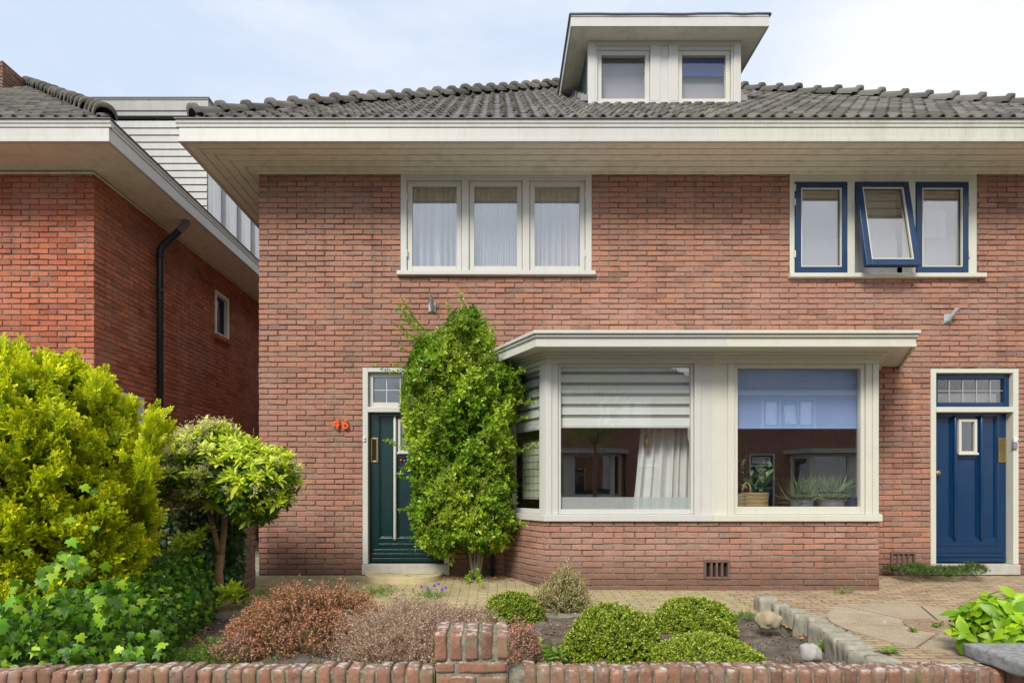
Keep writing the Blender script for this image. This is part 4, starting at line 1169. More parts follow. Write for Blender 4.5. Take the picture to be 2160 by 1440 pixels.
def shoots(L, tpl, P, D, length, n, size, tint, a0=75, a1=25, wid=1., jit=.25, sj=.25, tj=.15):
    """shoots at P growing along D, each with n leaves in a spiral"""
    P, D = np.asarray(P, float), unit(np.asarray(D, float)); m = len(P)
    length = np.broadcast_to(length, (m,)); size = np.broadcast_to(size, (m,)); tint = np.broadcast_to(tint, (m,))
    x, z = perp(D); ph0 = rng.uniform(0, 6.28, m)
    for j in range(n):
        f = (j+.5)/n
        ph = ph0+j*2.4+rng.normal(0,.2,m); a = np.radians(a0+(a1-a0)*f)+rng.normal(0,jit*.6,m)
        rad = x*np.cos(ph)[:,None]+z*np.sin(ph)[:,None]
        ld = D*np.cos(a)[:,None]+rad*np.sin(a)[:,None]
        nn = D*np.sin(a)[:,None]-rad*np.cos(a)[:,None] + rng.normal(0,jit,(m,3))
        L.add(tpl, P+D*(length*f)[:,None], ld, nn, size*(1+rng.normal(0,sj,m)).clip(.5,1.6)*(1-.25*f), tint+rng.normal(0,tj,m), wid=wid)
def rnd_dir(n): return unit(rng.normal(0,1,(n,3)))
def in_poly(px, py, poly):
    c = np.zeros(len(px), bool); n = len(poly)
    for i in range(n):
        (x1,y1),(x2,y2) = poly[i], poly[i-1]
        c ^= ((y1>py) != (y2>py)) & (px < (x2-x1)*(py-y1)/(y2-y1+1e-12)+x1)
    return c
def edge_dist(px, py, poly):
    d = np.full(len(px), 1e9); n = len(poly); g = np.zeros((len(px),2))
    for i in range(n):
        a, b_ = np.array(poly[i-1],float), np.array(poly[i],float); ab = b_-a
        t = np.clip(((px-a[0])*ab[0]+(py-a[1])*ab[1])/(ab@ab+1e-12),0,1)
        dx, dy = px-(a[0]+t*ab[0]), py-(a[1]+t*ab[1]); q = np.hypot(dx,dy)
        m_ = q < d; d[m_] = q[m_]; g[m_] = np.stack([-dx[m_],-dy[m_]],1)
    return d, unit(g)
def sample_poly(n, poly):
    p = np.array(poly); lo, hi = p.min(0), p.max(0); X_, Z_ = [], []
    while sum(map(len,X_)) < n:
        q = rng.uniform(lo, hi, (n*2,2)); k = in_poly(q[:,0],q[:,1],poly); X_.append(q[k,0]); Z_.append(q[k,1])
    return np.concatenate(X_)[:n], np.concatenate(Z_)[:n]
def ground(x, y): return np.array([soil_z(a,b_) for a,b_ in zip(np.atleast_1d(x),np.atleast_1d(y))])
def branch(mb, p0, p1, r0, r1, n=7, wob=.03, k=8):
    p0, p1 = Vector(p0), Vector(p1); o = Vector((random.uniform(-9,9),)*3)
    pts = [p0.lerp(p1,i/n)+mnoise.noise_vector(o+p0.lerp(p1,i/n)*5)*wob*(0 if i in (0,) else 1) for i in range(n+1)]
    mb.tube(pts, [r0+(r1-r0)*i/n for i in range(n+1)], k); return pts[-1]

# ------------------------------------------------------------------ golden conifer
def spray(kind):
    v, f, tp = [], [], []
    def sl(p, q, w):
        p, q = np.array(p,float), np.array(q,float); d = q-p; s_ = np.array([-d[1],d[0],0]); s_ = s_/np.linalg.norm(s_)*w; b_ = len(v)
        m_ = p+d*.55
        for r_ in (p-s_*.4, m_+s_, q, m_-s_): v.append(r_); tp.append(0)
        f.append((b_,b_+3,b_+2,b_+1))
    r_ = np.random.default_rng(kind)
    sl((0,0,0),(r_.normal(0,.03),1,.02),.042)
    for i in range(8):
        y = .12+.10*i; sd__ = 1 if i % 2 else -1; l = (.50-.30*y)*r_.uniform(.8,1.2); a = R(r_.uniform(34,50))
        q = (sd__*l*math.sin(a), y+l*math.cos(a), r_.normal(0,.05)); sl((0,y,0), q, .044)
        for t_ in (.35,.65):
            p2 = np.array((0,y,0))*(1-t_)+np.array(q)*t_
            for s2 in (-1,1):
                l2 = l*.34*r_.uniform(.7,1.2); a2 = a*sd__+s2*R(42)
                sl(p2, p2+np.array((math.sin(a2)*l2, math.cos(a2)*l2, r_.normal(0,.03))), .036)
    v = np.array(v); v[:,2] += -.25*(v[:,1]-.3)**2
    tipv = np.clip(np.hypot(v[:,0]*1.6, v[:,1]-.0)*1.05-.12, 0, 1)
    return (v, f), tipv
SPR = [spray(i) for i in range(5)]
M['conifer'] = m_leaf('golden_conifer_foliage', [(.03,.115,.004),(.08,.22,.006),(.19,.37,.008),(.40,.56,.010)], .55, .3, .35, tipcol=(1.0,.98,.018), hue=.14)
con = empty('conifer', (-3.62,YD(4.35),-.12), 'large rounded golden yellow conifer in front of the neighbouring house', 'conifer')
CX, CY, CZ0, CZ1 = -3.74, YD(4.35), -.12, 2.04
def con_r(h, a):     # superelliptic bun with lobes
    rr = (1-np.abs(np.clip((h-.40)/.60,-1,1))**4.4)**(1/2.6)
    rr = np.where(h < .40, 1-.10*(.40-h)/.4, rr)
    return rr*(1+.05*np.sin(3*a+1)*np.sin(5*h+.5)+.045*np.sin(7*a+9*h)+.055*np.sin(13*a-15*h)+.04*np.sin(23*a+21*h))
Lc = Leaves()
nt_ = 640
h = rng.uniform(.02,1.0,nt_)**.85; a = rng.uniform(-math.pi*1.05, math.pi*.25, nt_)
rad = con_r(h,a)
rin = rng.choice([1.04,.97,.88,.76], nt_, p=[.42,.26,.2,.12])
P = np.stack([CX+.80*rad*rin*np.cos(a), CY+.72*rad*rin*np.sin(a), CZ0+(CZ1-CZ0)*h*(.97+.03*rin)], 1)
outw = unit(np.stack([np.cos(a), np.sin(a), np.clip((h-.55)*2.2,-.1,2.0)],1))
D0 = unit(outw*.75+np.array([0,0,.75])+rng.normal(0,.22,(nt_,3)))
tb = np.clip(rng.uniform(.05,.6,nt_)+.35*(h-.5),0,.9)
for j in range(24):
    k = j % 5; sp_, tv = SPR[k]
    D = unit(D0+rng.normal(0,.27,(nt_,3))); N = unit(np.cross(D, rng.normal(0,1,(nt_,3)))+outw*.6)
    S = rng.uniform(.09,.19,nt_)
    Lc.add(sp_, P+rng.normal(0,.026,(nt_,3))+D0*rng.uniform(-.05,.05,(nt_,1))-D*S[:,None]*.35, D, N, S, tb+rng.normal(0,.12,nt_), tipv=(tv*rng.choice([.65,.9,1.1,1.1]))**1.15)
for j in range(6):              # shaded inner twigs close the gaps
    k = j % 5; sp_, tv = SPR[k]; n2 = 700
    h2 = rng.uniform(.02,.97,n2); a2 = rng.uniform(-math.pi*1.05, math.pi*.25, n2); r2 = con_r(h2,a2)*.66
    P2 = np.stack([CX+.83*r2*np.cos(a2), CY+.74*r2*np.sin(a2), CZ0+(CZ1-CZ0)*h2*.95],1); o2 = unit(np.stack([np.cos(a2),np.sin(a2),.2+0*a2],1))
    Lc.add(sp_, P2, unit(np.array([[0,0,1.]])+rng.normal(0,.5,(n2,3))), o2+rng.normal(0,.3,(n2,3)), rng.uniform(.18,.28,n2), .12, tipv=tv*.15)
# a few long leaders that break the outline
lp = np.array([(PX(325,4.0),YD(4.0),PZ(925,4.0)),(PX(312,4.0),YD(4.0),PZ(950,4.0)),(PX(322,4.05),YD(4.05),PZ(960,4.05)),(PX(60,4.3),YD(4.3),PZ(810,4.3)),(PX(200,4.1),YD(4.1),PZ(850,4.1)),(PX(120,4.2),YD(4.2),PZ(815,4.2)),(PX(300,4.0),YD(4.0),PZ(1010,4.0))])
for p in lp:
    for j in range(26):
        sp_, tv = SPR[j%5]; d = unit(np.array([[.25 if p[0]>-2.9 else 0,-.1,1.]])+rng.normal(0,.28,(1,3)))
        Lc.add(sp_, (p+rng.normal(0,.03,3)+d[0]*rng.uniform(-.06,.16))[None], d, rng.normal(0,1,(1,3)), rng.uniform(.08,.15), .6, tipv=tv)
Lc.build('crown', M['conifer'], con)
tk = MB()
for i in range(9):
    an = i*.7; branch(tk, (CX+.12*math.cos(an),CY+.1*math.sin(an),-.15), (CX+.6*math.cos(an),CY+.5*math.sin(an),1.2+.5*random.random()), .045,.012)
tk.build('trunk', M['bark'], con, smooth=True)

# ------------------------------------------------------------------ shrub trained on the wall
M['shrub'] = m_leaf('wall_shrub_leaf', [(.035,.10,.008),(.12,.25,.014),(.30,.47,.026),(.60,.74,.06)], .28, .5, .3)
M['berry'] = m_leaf('green_berry', [(.27,.31,.03),(.42,.44,.06),(.56,.52,.11)], .5, .4, .1)
DS = 6.62
out_px = [(880,1150),(862,1090),(870,1020),(855,930),(850,880),(850,800),(858,760),(866,735),(876,712),(900,702),(922,690),(940,668),(960,645),(982,634),(1008,645),(1028,690),(1044,722),(1048,755),(1078,770),(1102,790),(1106,825),(1092,870),(1080,905),(1085,950),(1082,1000),(1078,1060),(1088,1100),(1080,1140),(1060,1168),(1015,1178),(965,1168),(925,1185),(890,1165)]
pol = [(PX(975+(x-975)*1.07,DS),PZ(y,DS)) for x,y in out_px]
shr = empty('wall_shrub', (PX(1005,6.85),-.2,0), 'tall dense green shrub trained on the brick wall between green door and bay window', 'shrub')
Ls = Leaves(); Lb = Leaves()
n = 4000
sx_, sz_ = sample_poly(n, pol); dd, gg = edge_dist(sx_, sz_, pol)
th = .50*np.minimum(1, dd/.20)**.55*np.clip(1.12-.30*(sz_-1.9),.35,1)
lay = rng.choice([1.,.85,.6,.3], n, p=[.5,.22,.16,.12])
lump = .10*np.sin(sx_*9+1.3)*np.sin(sz_*8)+.09*np.sin(sx_*19)*np.sin(sz_*16+2)
P = np.stack([sx_, -.06-(th+lump*np.minimum(1,dd/.15))*lay, sz_],1)
ed = np.exp(-dd/.09)[:,None]
D = unit(np.array([[0,-.75,.35]])+np.stack([-gg[:,0]*0,0*sz_,0*sz_],1)+ed*np.stack([-gg[:,0],0*sz_,-gg[:,1]],1)*1.2+rng.normal(0,.45,(n,3)))
fld = .5+.28*np.sin(sx_*5+.7)*np.sin(sz_*4.1+1)+rng.normal(0,.15,n)
shoots(Ls, T_OVAL, P, D, rng.uniform(.06,.13,n), 10, rng.uniform(.046,.070,n), fld+.06, 75, 20, .75, .35, .25, .12)
q = rng.choice(n, 1500)
q = q[np.sin(sx_[q]*4.3)*np.sin(sz_[q]*3.7+1.) + rng.normal(0,.5,len(q)) > -.1]
for j in range(16):
    off = rng.normal(0,.022,(len(q),3)); Lb.add(T_BUD, P[q]+D[q]*.11+off, D[q], rnd_dir(len(q)), rng.uniform(.009,.015,len(q)), rng.uniform(0,1,len(q)))
# stray shoots beyond the outline
st = [(842,662,895,715),(848,655,900,700),(858,676,905,720),(846,700,890,745),(870,668,910,710),(845,728,885,760),(855,640,885,690),(865,710,900,740),(880,690,915,725),(1040,700,1020,735),(835,770,880,790),(850,655,875,690),(800,775,860,790),(848,690,880,720),(820,930,872,955),(845,1000,880,1020),(850,1075,885,1060),(1110,880,1080,890),(1125,940,1085,955),(1122,850,1090,850),(1105,1105,1075,1095),(1030,690,1010,720),(975,632,985,670),(945,650,955,690),(880,1150,905,1110),(1100,780,1070,800),(955,1185,960,1140),(985,1218,1000,1205),(1010,1222,1005,1205)]
for (xa,ya,xb,yb) in st:
    dq = 6.45+random.uniform(-.15,.2)
    a_, b_ = np.array([PX(xa,dq),YD(dq)-.05,PZ(ya,dq)]), np.array([PX(xb,dq+.1),YD(dq+.1),PZ(yb,dq+.1)])
    nn = 9; f = np.linspace(0,1,nn)[:,None]
    pp = b_+(a_-b_)*f; dr = np.repeat((a_-b_)[None],nn,0)+rng.normal(0,.08,(nn,3))
    shoots(Ls, T_OVAL, pp, dr, .05, 8, .038, .62, 80, 30, .75, .3)
Ls.build('foliage', M['shrub'], shr); Lb.build('berry_cluster', M['berry'], shr)
for (a_,b_,r0) in (((1000,1212),(1018,1140),.028),((1000,1212),(985,1135),.020),((1002,1214),(1003,1150),.014),((1008,1212),(1030,1130),.018)):
    tk = MB(); p0 = Vector((PX(a_[0],6.8),YD(6.8),PZ(a_[1],6.8)-.03)); p1 = Vector((PX(b_[0],6.72),YD(6.72),PZ(b_[1],6.72))); p2 = Vector((p1.x+random.uniform(-.3,.2),-.15,1.6+random.uniform(0,1.2)))
    pts = [p0.lerp(p1,i/6) for i in range(6)]+[p1.lerp(p2,i/9) for i in range(10)]; pts = [p+mnoise.noise_vector(p*6+p1*9)*.02*(i>0) for i,p in enumerate(pts)]
    tk.tube(pts, [r0*1.15+(.006-r0*1.15)*i/15 for i in range(16)], 9)
    tk.build('stem', M['stem'], shr, smooth=True)

# ------------------------------------------------------------------ pieris tree
M['pieris'] = m_leaf('pieris_leaf', [(.05,.13,.02),(.11,.24,.03),(.46,.62,.03),(.80,.86,.07)], .34, .5, .35)
M['pflower'] = m_leaf('pieris_dry_flower', [(.62,.53,.30),(.84,.74,.45),(.74,.70,.30)], .8, .1, .2)
pt = empty('pieris_tree', (PX(462,5.6),YD(5.6),-.12), 'small umbrella shaped tree with lime rosettes and forked rough trunk before the brick corner', 'small tree')
tw = MB(); T = lambda x,y,d: (PX(x,d),YD(d),PZ(y,d))
DT = 5.6
e0 = branch(tw, T(461,1262,DT), T(464,1170,DT), .047,.038, 8,.02,10)
e1 = branch(tw, e0, T(440,1080,DT-.05), .030,.024,6,.02); e2 = branch(tw, e0, T(478,1078,DT), .034,.026,6,.02)
for s_, e_, r_ in ((e1,T(405,1070,DT-.2),.020),(e1,T(420,1010,DT-.1),.018),(e2,T(500,1010,DT),.020),(e2,T(460,1000,DT+.1),.018),(e2,T(560,1030,DT+.1),.016),(e1,T(360,1040,DT-.3),.014),(e2,T(520,950,DT+.1),.014)):
    q = branch(tw, s_, e_, r_, r_*.5, 6, .03)
    for k in range(4): branch(tw, q, q+Vector((random.uniform(-.25,.25),random.uniform(-.3,.1),random.uniform(.02,.22))), r_*.45, .004, 4, .02, 5)
tw.build('trunk', M['bark'], pt, smooth=True)
pp_ = [(300,1050),(305,985),(345,955),(400,938),(430,925),(455,912),(490,915),(510,938),(540,945),(585,965),(615,990),(630,1030),(608,1060),(585,1080),(560,1098),(520,1100),(480,1078),(430,1070),(380,1065),(345,1080)]
pol = [(PX(x,DT),PZ(y,DT)) for x,y in pp_]
n = 640
px_, pz_ = sample_poly(n, pol); dd, gg = edge_dist(px_, pz_, pol)
th = .42*np.minimum(1,dd/.18)**.5; lay = rng.uniform(-1,1,n)
P = np.stack([px_, YD(DT)-th*np.where(rng.random(n)<.6,np.abs(lay)**.4,lay), pz_],1)
topness = np.clip((pz_-PZ(1060,DT))/(.55),0,1); right = np.clip((px_-PX(430,DT))/.4,-.6,1)
D = unit(np.stack([.5*(px_-PX(470,DT)), -.55+0*px_, .55+.5*topness],1)+rng.normal(0,.3,(n,3)))
young = (rng.random(n) < .36+.34*topness+.28*right)
Lp = Leaves(); Lo = Leaves(); Lf = Leaves()
y_ = np.where(young)[0]; o_ = np.where(~young)[0]
shoots(Lp, T_LANCE, P[y_]+D[y_]*.07, D[y_], .04, 14, rng.uniform(.075,.108,len(y_)), .85, 82, 38, .95, .2, .2, .12)
shoots(Lo, T_LANCE, P[y_]-D[y_]*.03, D[y_], .05, 9, .085, .22, 100, 70, 1.2, .25, .2, .12)
shoots(Lo, T_LANCE, P[o_], D[o_], .07, 13, .085, .2, 95, 40, 1.2, .3, .2, .14)
Lp.build('young_leaves', M['pieris'], pt); Lo.build('old_leaves', M['pieris'], pt)
fl_ = np.where((px_ < PX(470,DT)+.15*rng.normal(size=n)) & (rng.random(n) < .9))[0]
fl_ = np.concatenate([fl_, o_[:40]])
for j in range(46):
    d = unit(D[fl_]+rng.normal(0,.7,(len(fl_),3)))
    Lf.add(T_BUD, P[fl_]+D[fl_]*.12+d*rng.uniform(.02,.11,(len(fl_),1))*np.array([1,1,.7]), d, rnd_dir(len(fl_)), rng.uniform(.008,.015,len(fl_)), rng.uniform(0,1,len(fl_)))
    if j % 3 == 0: Lf.add(T_NEEDLE, P[fl_]+D[fl_]*.09, d, rnd_dir(len(fl_)), rng.uniform(.06,.12,len(fl_)), .3, wid=.15)
Lf.build('flower_spray', M['pflower'], pt)
for (x,y,d,m_,s_) in ((480,1250,5.45,9,.085),(500,1268,5.45,4,.08),(470,1272,5.4,3,.07),(395,1150,5.5,14,.085),(415,1140,5.5,10,.08),(375,1165,5.5,8,.08)):
    Lb2 = Leaves(); c = np.array(T(x,y,d)); P_ = c+rng.normal(0,.05,(m_,3)); shoots(Lb2, T_LANCE, P_, unit(rng.normal(0,.4,(m_,3))+np.array([0,-.5,.9])), .05, 12, s_, .8 if x>450 else .72, 85, 25, 1.1)
    Lb2.build('basal_shoot', M['pieris'], pt)

# ------------------------------------------------------------------ ivy hedge along the left boundary and the ivy-clad gate post
M['ivy'] = m_leaf('ivy_leaf', [(.014,.06,.004),(.055,.155,.008),(.14,.31,.012),(.38,.55,.03)], .42, .32, .25)
M['ivy_d'] = m_leaf('dark_ivy_leaf', [(.014,.045,.012),(.03,.085,.02),(.055,.13,.028),(.12,.21,.03)], .28, .6, .15)
hedge = empty('ivy_hedge', (-2.6,YD(3.6),-.12), 'low spreading hedge of green lobed ivy at the foot of the yellow conifer', 'ivy')
Lh = Leaves()
path = [(-2.75,2.80,.44,.62,.36),(-2.62,3.2,.40,.52,.42),(-2.72,3.9,.36,.36,.40),(-2.90,4.7,.38,.34,.36),(-3.07,5.5,.46,.34,.30)]   # x, distance, height, half width right, ...
n = 7600
s_ = rng.uniform(0,len(path)-1.001,n)**1.0; i0 = s_.astype(int); fr_ = (s_-i0)[:,None]; pa = np.array(path); q = pa[i0]*(1-fr_)+pa[i0+1]*fr_
al = rng.uniform(-.15,math.pi*.9,n)
lum = 1+.10*np.sin(s_*9)*np.sin(al*4)+.06*np.sin(s_*23+al*7)
lay = rng.choice([1.,.9,.78],n,p=[.55,.3,.15])*lum
P = np.stack([q[:,0]+np.cos(al)*q[:,3]*lay*1.05, YD(q[:,1])+rng.normal(0,.06,n), -.10+np.maximum(np.sin(al),-.05)*(q[:,2]+.10)*lay],1)
P[:,1] = np.maximum(P[:,1], -4.27)
fr2 = rng.random(n) < .33         # the end that faces the street wall
k = np.where(fr2 & (s_ < 1.2))[0]
P[k,1] = -4.26+rng.uniform(0,.16,len(k))+.15*(P[k,2]-.2).clip(0,1); P[k,0] = rng.uniform(-3.6,-2.08,len(k)); P[k,2] = rng.uniform(.02,1,len(k))**.8*(.49-.27*np.clip((P[k,0]+2.5)/.5,0,1))+.0
nr = unit(np.stack([np.cos(al)*1.0,-.55+0*al,np.sin(al)*.8+.25],1)); nr[k] = unit(np.array([[.15,-.85,.5]])+0*nr[k])
nr = unit(nr+rng.normal(0,.48,(n,3)))
dn = unit(np.array([[0,0,-1.]])-nr*(nr@np.array([0,0,-1.]))[:,None]+rng.normal(0,.5,(n,3)))
near = np.clip((4.2-(P[:,1]+7))/1.2,0,1)
Lh.add(T_IVY, P, dn, nr, rng.uniform(.032,.052,n)+.008*near*rng.random(n), np.where(rng.random(n)<.16,rng.uniform(.7,1,n),rng.uniform(.0,.62,n)))
# trailing sprigs that climb the conifer and hang over the wall
sg = []
for (x,y,d) in ((170,1180,3.2),(175,1065,3.5),(150,1200,3.1),(235,1270,3.3),(40,1230,2.95),(110,1240,3.0),(200,1300,3.1),(245,1290,3.3),(100,1330,2.85),(30,1300,2.8),(250,1375,2.8),(290,1370,2.85),(60,1375,2.75)):
    m_ = 16 if y > 1100 else 4; sg.append(np.array(T(x,y,d))+rng.normal(0,.07,(m_,3)))
sg = np.concatenate(sg); ns = len(sg); nr = unit(rng.normal(0,.35,(ns,3))+np.array([0,-.75,.55]))
Lh.add(T_IVY, sg, unit(np.array([[.1,-.2,-1.]])+rng.normal(0,.45,(ns,3))), nr, rng.uniform(.042,.064,ns), rng.uniform(.2,.95,ns))
Lh.build('foliage', M['ivy'], hedge)
post = empty('ivy_clad_post', (-3.02,YD(6.15),0), 'brick garden post covered in dark ivy behind the small umbrella tree', 'garden post')
b, m = MB(), MB()
X0_, X1_, Y0_, Y1_ = PX(430,6.1), PX(514,6.1), YD(6.05), YD(6.4)
for (O,U,N,l) in (((X0_,Y0_,0),(1,0,0),(0,-1,0),X1_-X0_),((X1_,Y0_,0),(0,1,0),(1,0,0),Y1_-Y0_),((X1_,Y1_,0),(-1,0,0),(0,1,0),X1_-X0_)):
    brick_wall(b, m, O, U, N, l, -.1, 1.12)
m.box(X0_+.012,X1_-.012,Y0_+.012,Y1_-.012,1.05,1.10)
pb_ = b.build('post_brick', M['brick_c'], post); m.build('mortar', M['mortar'], pb_)
Lv = Leaves(); n = 1500
fx_ = rng.uniform(PX(345,6.0),PX(520,6.0),n); fz_ = rng.uniform(.02,1.22,n)
keep = ~((fx_ < PX(420,6.0)) & (fz_ > 1.0)) & ~((fx_ < PX(400,6.0)) & (fz_ > .85))
fx_, fz_ = fx_[keep], fz_[keep]; n = len(fx_)
P = np.stack([fx_, YD(6.0)-.03-rng.uniform(0,.12,n)-.05*np.sin(fx_*13)*np.sin(fz_*11), fz_],1)
nr = unit(rng.normal(0,.35,(n,3))+np.array([.1,-.9,.35]))
Lv.add(T_IVY, P, unit(np.array([[0,0,-1.]])+rng.normal(0,.4,(n,3))), nr, rng.uniform(.045,.075,n), rng.uniform(0,.9,n))
n = 520; P = np.stack([X1_+.025-rng.uniform(0,.12,n), rng.uniform(YD(5.96),Y0_+.03,n), rng.uniform(.02,1.18,n)],1)
Lv.add(T_IVY, P, unit(np.array([[0,0,-1.]])+rng.normal(0,.4,(n,3))), unit(rng.normal(0,.35,(n,3))+np.array([.5,-.6,.35])), rng.uniform(.04,.06,n), rng.uniform(0,.7,n))
Lv.build('foliage', M['ivy_d'], post)
fence_ = MB().box(PX(330,6.0),X0_-.01,YD(6.22),YD(6.26),-.1,.9).build('fence_panel', M['twig'], post)
# young ivy seedlings beside the post
Li = Leaves(); n = 46; c = np.array(T(540,1262,5.6)); P = c+rng.normal(0,1,(n,3))*np.array([.10,.10,.04]); 
Li.add(T_IVY, P, unit(rng.normal(0,1,(n,3))*np.array([1,1,.3])), unit(rng.normal(0,.3,(n,3))+np.array([0,-.4,1.])), rng.uniform(.04,.065,n), rng.uniform(.1,.7,n))
o = Li.build('young_ivy', M['ivy']); tag(o, 'small patch of young ivy on the soil at the foot of the ivy clad post', 'ivy')

# ------------------------------------------------------------------ heathers
M['heath_r'] = m_leaf('rusty_heather', [(.28,.11,.065),(.50,.20,.105),(.70,.34,.21),(.56,.27,.20)], .8, .1, .2, hue=.25)
M['heath_g'] = m_leaf('heather_green', [(.05,.075,.025),(.10,.125,.035),(.17,.16,.06)], .8, .1, .1)
M['heath_b'] = m_leaf('faded_heather', [(.24,.15,.10),(.42,.28,.20),(.60,.45,.34),(.36,.24,.18)], .85, .1, .15)
M['heath_d'] = m_leaf('heather_stem', [(.05,.035,.02),(.10,.07,.04),(.15,.11,.06)], .9, .1, 0.)
M['heath_t'] = m_leaf('tan_heath', [(.24,.22,.06),(.46,.38,.18),(.64,.53,.33)], .8, .1, .15)
M['pinkf'] = m_leaf('pink_heather_flower', [(.45,.16,.13),(.66,.34,.26),(.55,.22,.24)], .7, .1, .25)
def heather(name, label, mats, px, d, rx, ry, hgt, n, tl, fl=10, flen=.05, spread=1., seed=0, peaks=0):
    """mound of thin stems: green needles low on each stem, coloured flower bells along its tip"""
    cx_, cy_ = PX(px,d), YD(d)
    e = empty(name, (cx_,cy_,-.14), label, 'heather')
    r_ = np.sqrt(rng.uniform(0,1,n)); a_ = rng.uniform(0,6.283,n)
    x0 = cx_+rx*r_*np.cos(a_); y0 = cy_+ry*r_*np.sin(a_)
    bump = 1+.24*np.sin(x0*9+seed)*np.sin(y0*8+seed)+.16*np.sin(x0*23+y0*17)+.10*np.sin(x0*41-y0*33)
    top = hgt*np.sqrt(np.clip(1-r_**2.2,0.02,1))*bump*(rng.uniform(.72,1.08,n)+.30*(rng.random(n)<.06)*rng.random(n))
    D = unit(np.stack([np.cos(a_)*r_*spread*1.1,np.sin(a_)*r_*spread*1.1,np.ones(n)*.9],1)+rng.normal(0,.28,(n,3)))
    tipP = np.stack([x0,y0,-.13+top],1)
    stem, fl_, gr = Leaves(), Leaves(), Leaves()
    L_ = np.minimum(tl*rng.uniform(.7,1.3,n), top+.06)
    base = tipP-D*L_[:,None]
    if spread > 1.3:                   # open fan: every stem springs from the crown of the plant
        tipP[:,0] = cx_+(x0-cx_)*1.25; tipP[:,1] = cy_+(y0-cy_)*1.15
        base = np.stack([cx_+(x0-cx_)*.30, cy_+(y0-cy_)*.30, np.full(n,-.12)],1)
        D = tipP-base; L_ = np.linalg.norm(D,axis=1); D = unit(D)
    stem.add((np.array([(-.5,0,0),(.5,0,0),(0,0,.012),(0,1,0)]),[(0,1,3),(1,2,3),(2,0,3)]), base, D, rnd_dir(n), L_, rng.uniform(0,1,n), wid=.022)
    x, z = perp(D)
    for j in range(fl):
        f = 1-flen/np.maximum(L_,flen)*(j/fl)*2.; ph = rng.uniform(0,6.28,n); o_ = x*np.cos(ph)[:,None]+z*np.sin(ph)[:,None]
        fl_.add(T_LANCE, base+D*(L_*f)[:,None], unit(o_*.8+D*.6+rng.normal(0,.2,(n,3))), rnd_dir(n), rng.uniform(.010,.019,n), rng.uniform(0,1,n), wid=1.9)
    for j in range(10):
        f = rng.uniform(.05,.75,n); ph = rng.uniform(0,6.28,n); o_ = x*np.cos(ph)[:,None]+z*np.sin(ph)[:,None]
        gr.add(T_NEEDLE, base+D*(L_*f)[:,None], unit(o_+D*.6), rnd_dir(n), rng.uniform(.012,.022,n), rng.uniform(0,1,n), wid=1.2)
    stem.build('stem', mats[2], e); fl_.build('flowers', mats[0], e); gr.build('needles', mats[1], e)
    if spread > 1.3: return e
    core = MB().lathe([(1.0,-.02),(.98,.25),(.85,.52),(.6,.7),(.3,.78),(0.0,.80)],(0,0,0),24)
    core.v = [(cx_+x*rx*.72, cy_+y*ry*.72, -.16+z*hgt*.8+.02*mnoise.noise(Vector((x*4,y*4,z*3)))) for x,y,z in core.v]
    core.build('woody_core', M['twig'], e)
    return e
heather('heather_shrub','rusty orange red flowering heather mound, the largest, left of the brown one',(M['heath_r'],M['heath_g'],M['heath_d']),655,4.62,.66,.66,.35,3500,.15,8,.045)
heather('heather_shrub','withered pale brown heather mound behind the brick pier',(M['heath_b'],M['heath_b'],M['heath_b']),880,4.40,.78,.64,.28,3800,.20,5,.05,seed=2)
heather('heather_shrub','small heather with pink flowers immediately right of the brick pier',(M['pinkf'],M['heath_g'],M['heath_b']),1103,4.0,.16,.17,.22,420,.15,4,.03,seed=3)
heather('heather_shrub','upright tan heath bush standing against the bay window plinth',(M['heath_t'],M['heath_g'],M['heath_g']),1183,5.5,.26,.22,.38,1500,.27,12,.085,1.5,seed=4)
heather('heather_shrub','low rusty heather with bright pink tips at the foot of the street wall',(M['pinkf'],M['heath_g'],M['heath_b']),500,4.05,.20,.18,.14,420,.12,4,.04,seed=5)

# ------------------------------------------------------------------ clipped-looking cushion shrubs
M['hebe'] = m_leaf('cushion_shrub_leaf', [(.08,.14,.012),(.17,.26,.016),(.33,.42,.022),(.66,.68,.16)], .35, .5, .25)
def cushion(label, px, d, rx, ry, hgt, n, sz=.017, tint=.45):
    cx_, cy_ = PX(px,d), YD(d)
    e = empty('cushion_shrub', (cx_,cy_,-.14), label, 'shrub', 'rounded green cushion shrubs in the bed')
    u = rnd_dir(n*3); u = u[u[:,2] > -.12][:n]; n = len(u)
    a_ = np.arctan2(u[:,1],u[:,0]); el = np.arcsin(u[:,2])
    lump = 1+.055*np.sin(a_*3+px)*np.cos(el*4)+.04*np.sin(a_*7+el*9)+rng.normal(0,.025,n)
    ex = 1.06
    s2 = np.sign(u)*np.abs(u)**(1/ex)
    P = np.stack([cx_+rx*s2[:,0]*lump, cy_+ry*s2[:,1]*lump, -.13+hgt*np.maximum(s2[:,2],-.05)*lump],1)
    D = unit(u+np.array([0,0,.35])+rng.normal(0,.3,(n,3)))
    L = Leaves(); shoots(L, T_OVAL, P-D*.02, D, .028, 9, sz, tint+.0*a_, 75, 15, 1.1, .3, .25, .2)
    L.add(T_OVAL, P+D*.010, unit(D+rng.normal(0,.4,(n,3))), D+rng.normal(0,.4,(n,3)), sz*.75, rng.uniform(.8,1,n), wid=1.2)
    L.build('foliage', M['hebe'], e)
    core = MB().lathe([(1,-.05),(1,.2),(.93,.5),(.72,.78),(.4,.93),(0,.97)],(0,0,0),28)
    core.v = [(cx_+x*rx*.9, cy_+y*ry*.9, -.13+z*hgt*.9) for x,y,z in core.v]
    core.build('twiggy_core', M['heath_core'], e)
M['heath_core'] = m_plain('cushion_core', (.06,.07,.02), .95, .1, var=.6, scale=60)
cushion('largest rounded green cushion shrub, nearest the brick pier on its right', 1293, 4.05, .33,.31,.35, 3300)
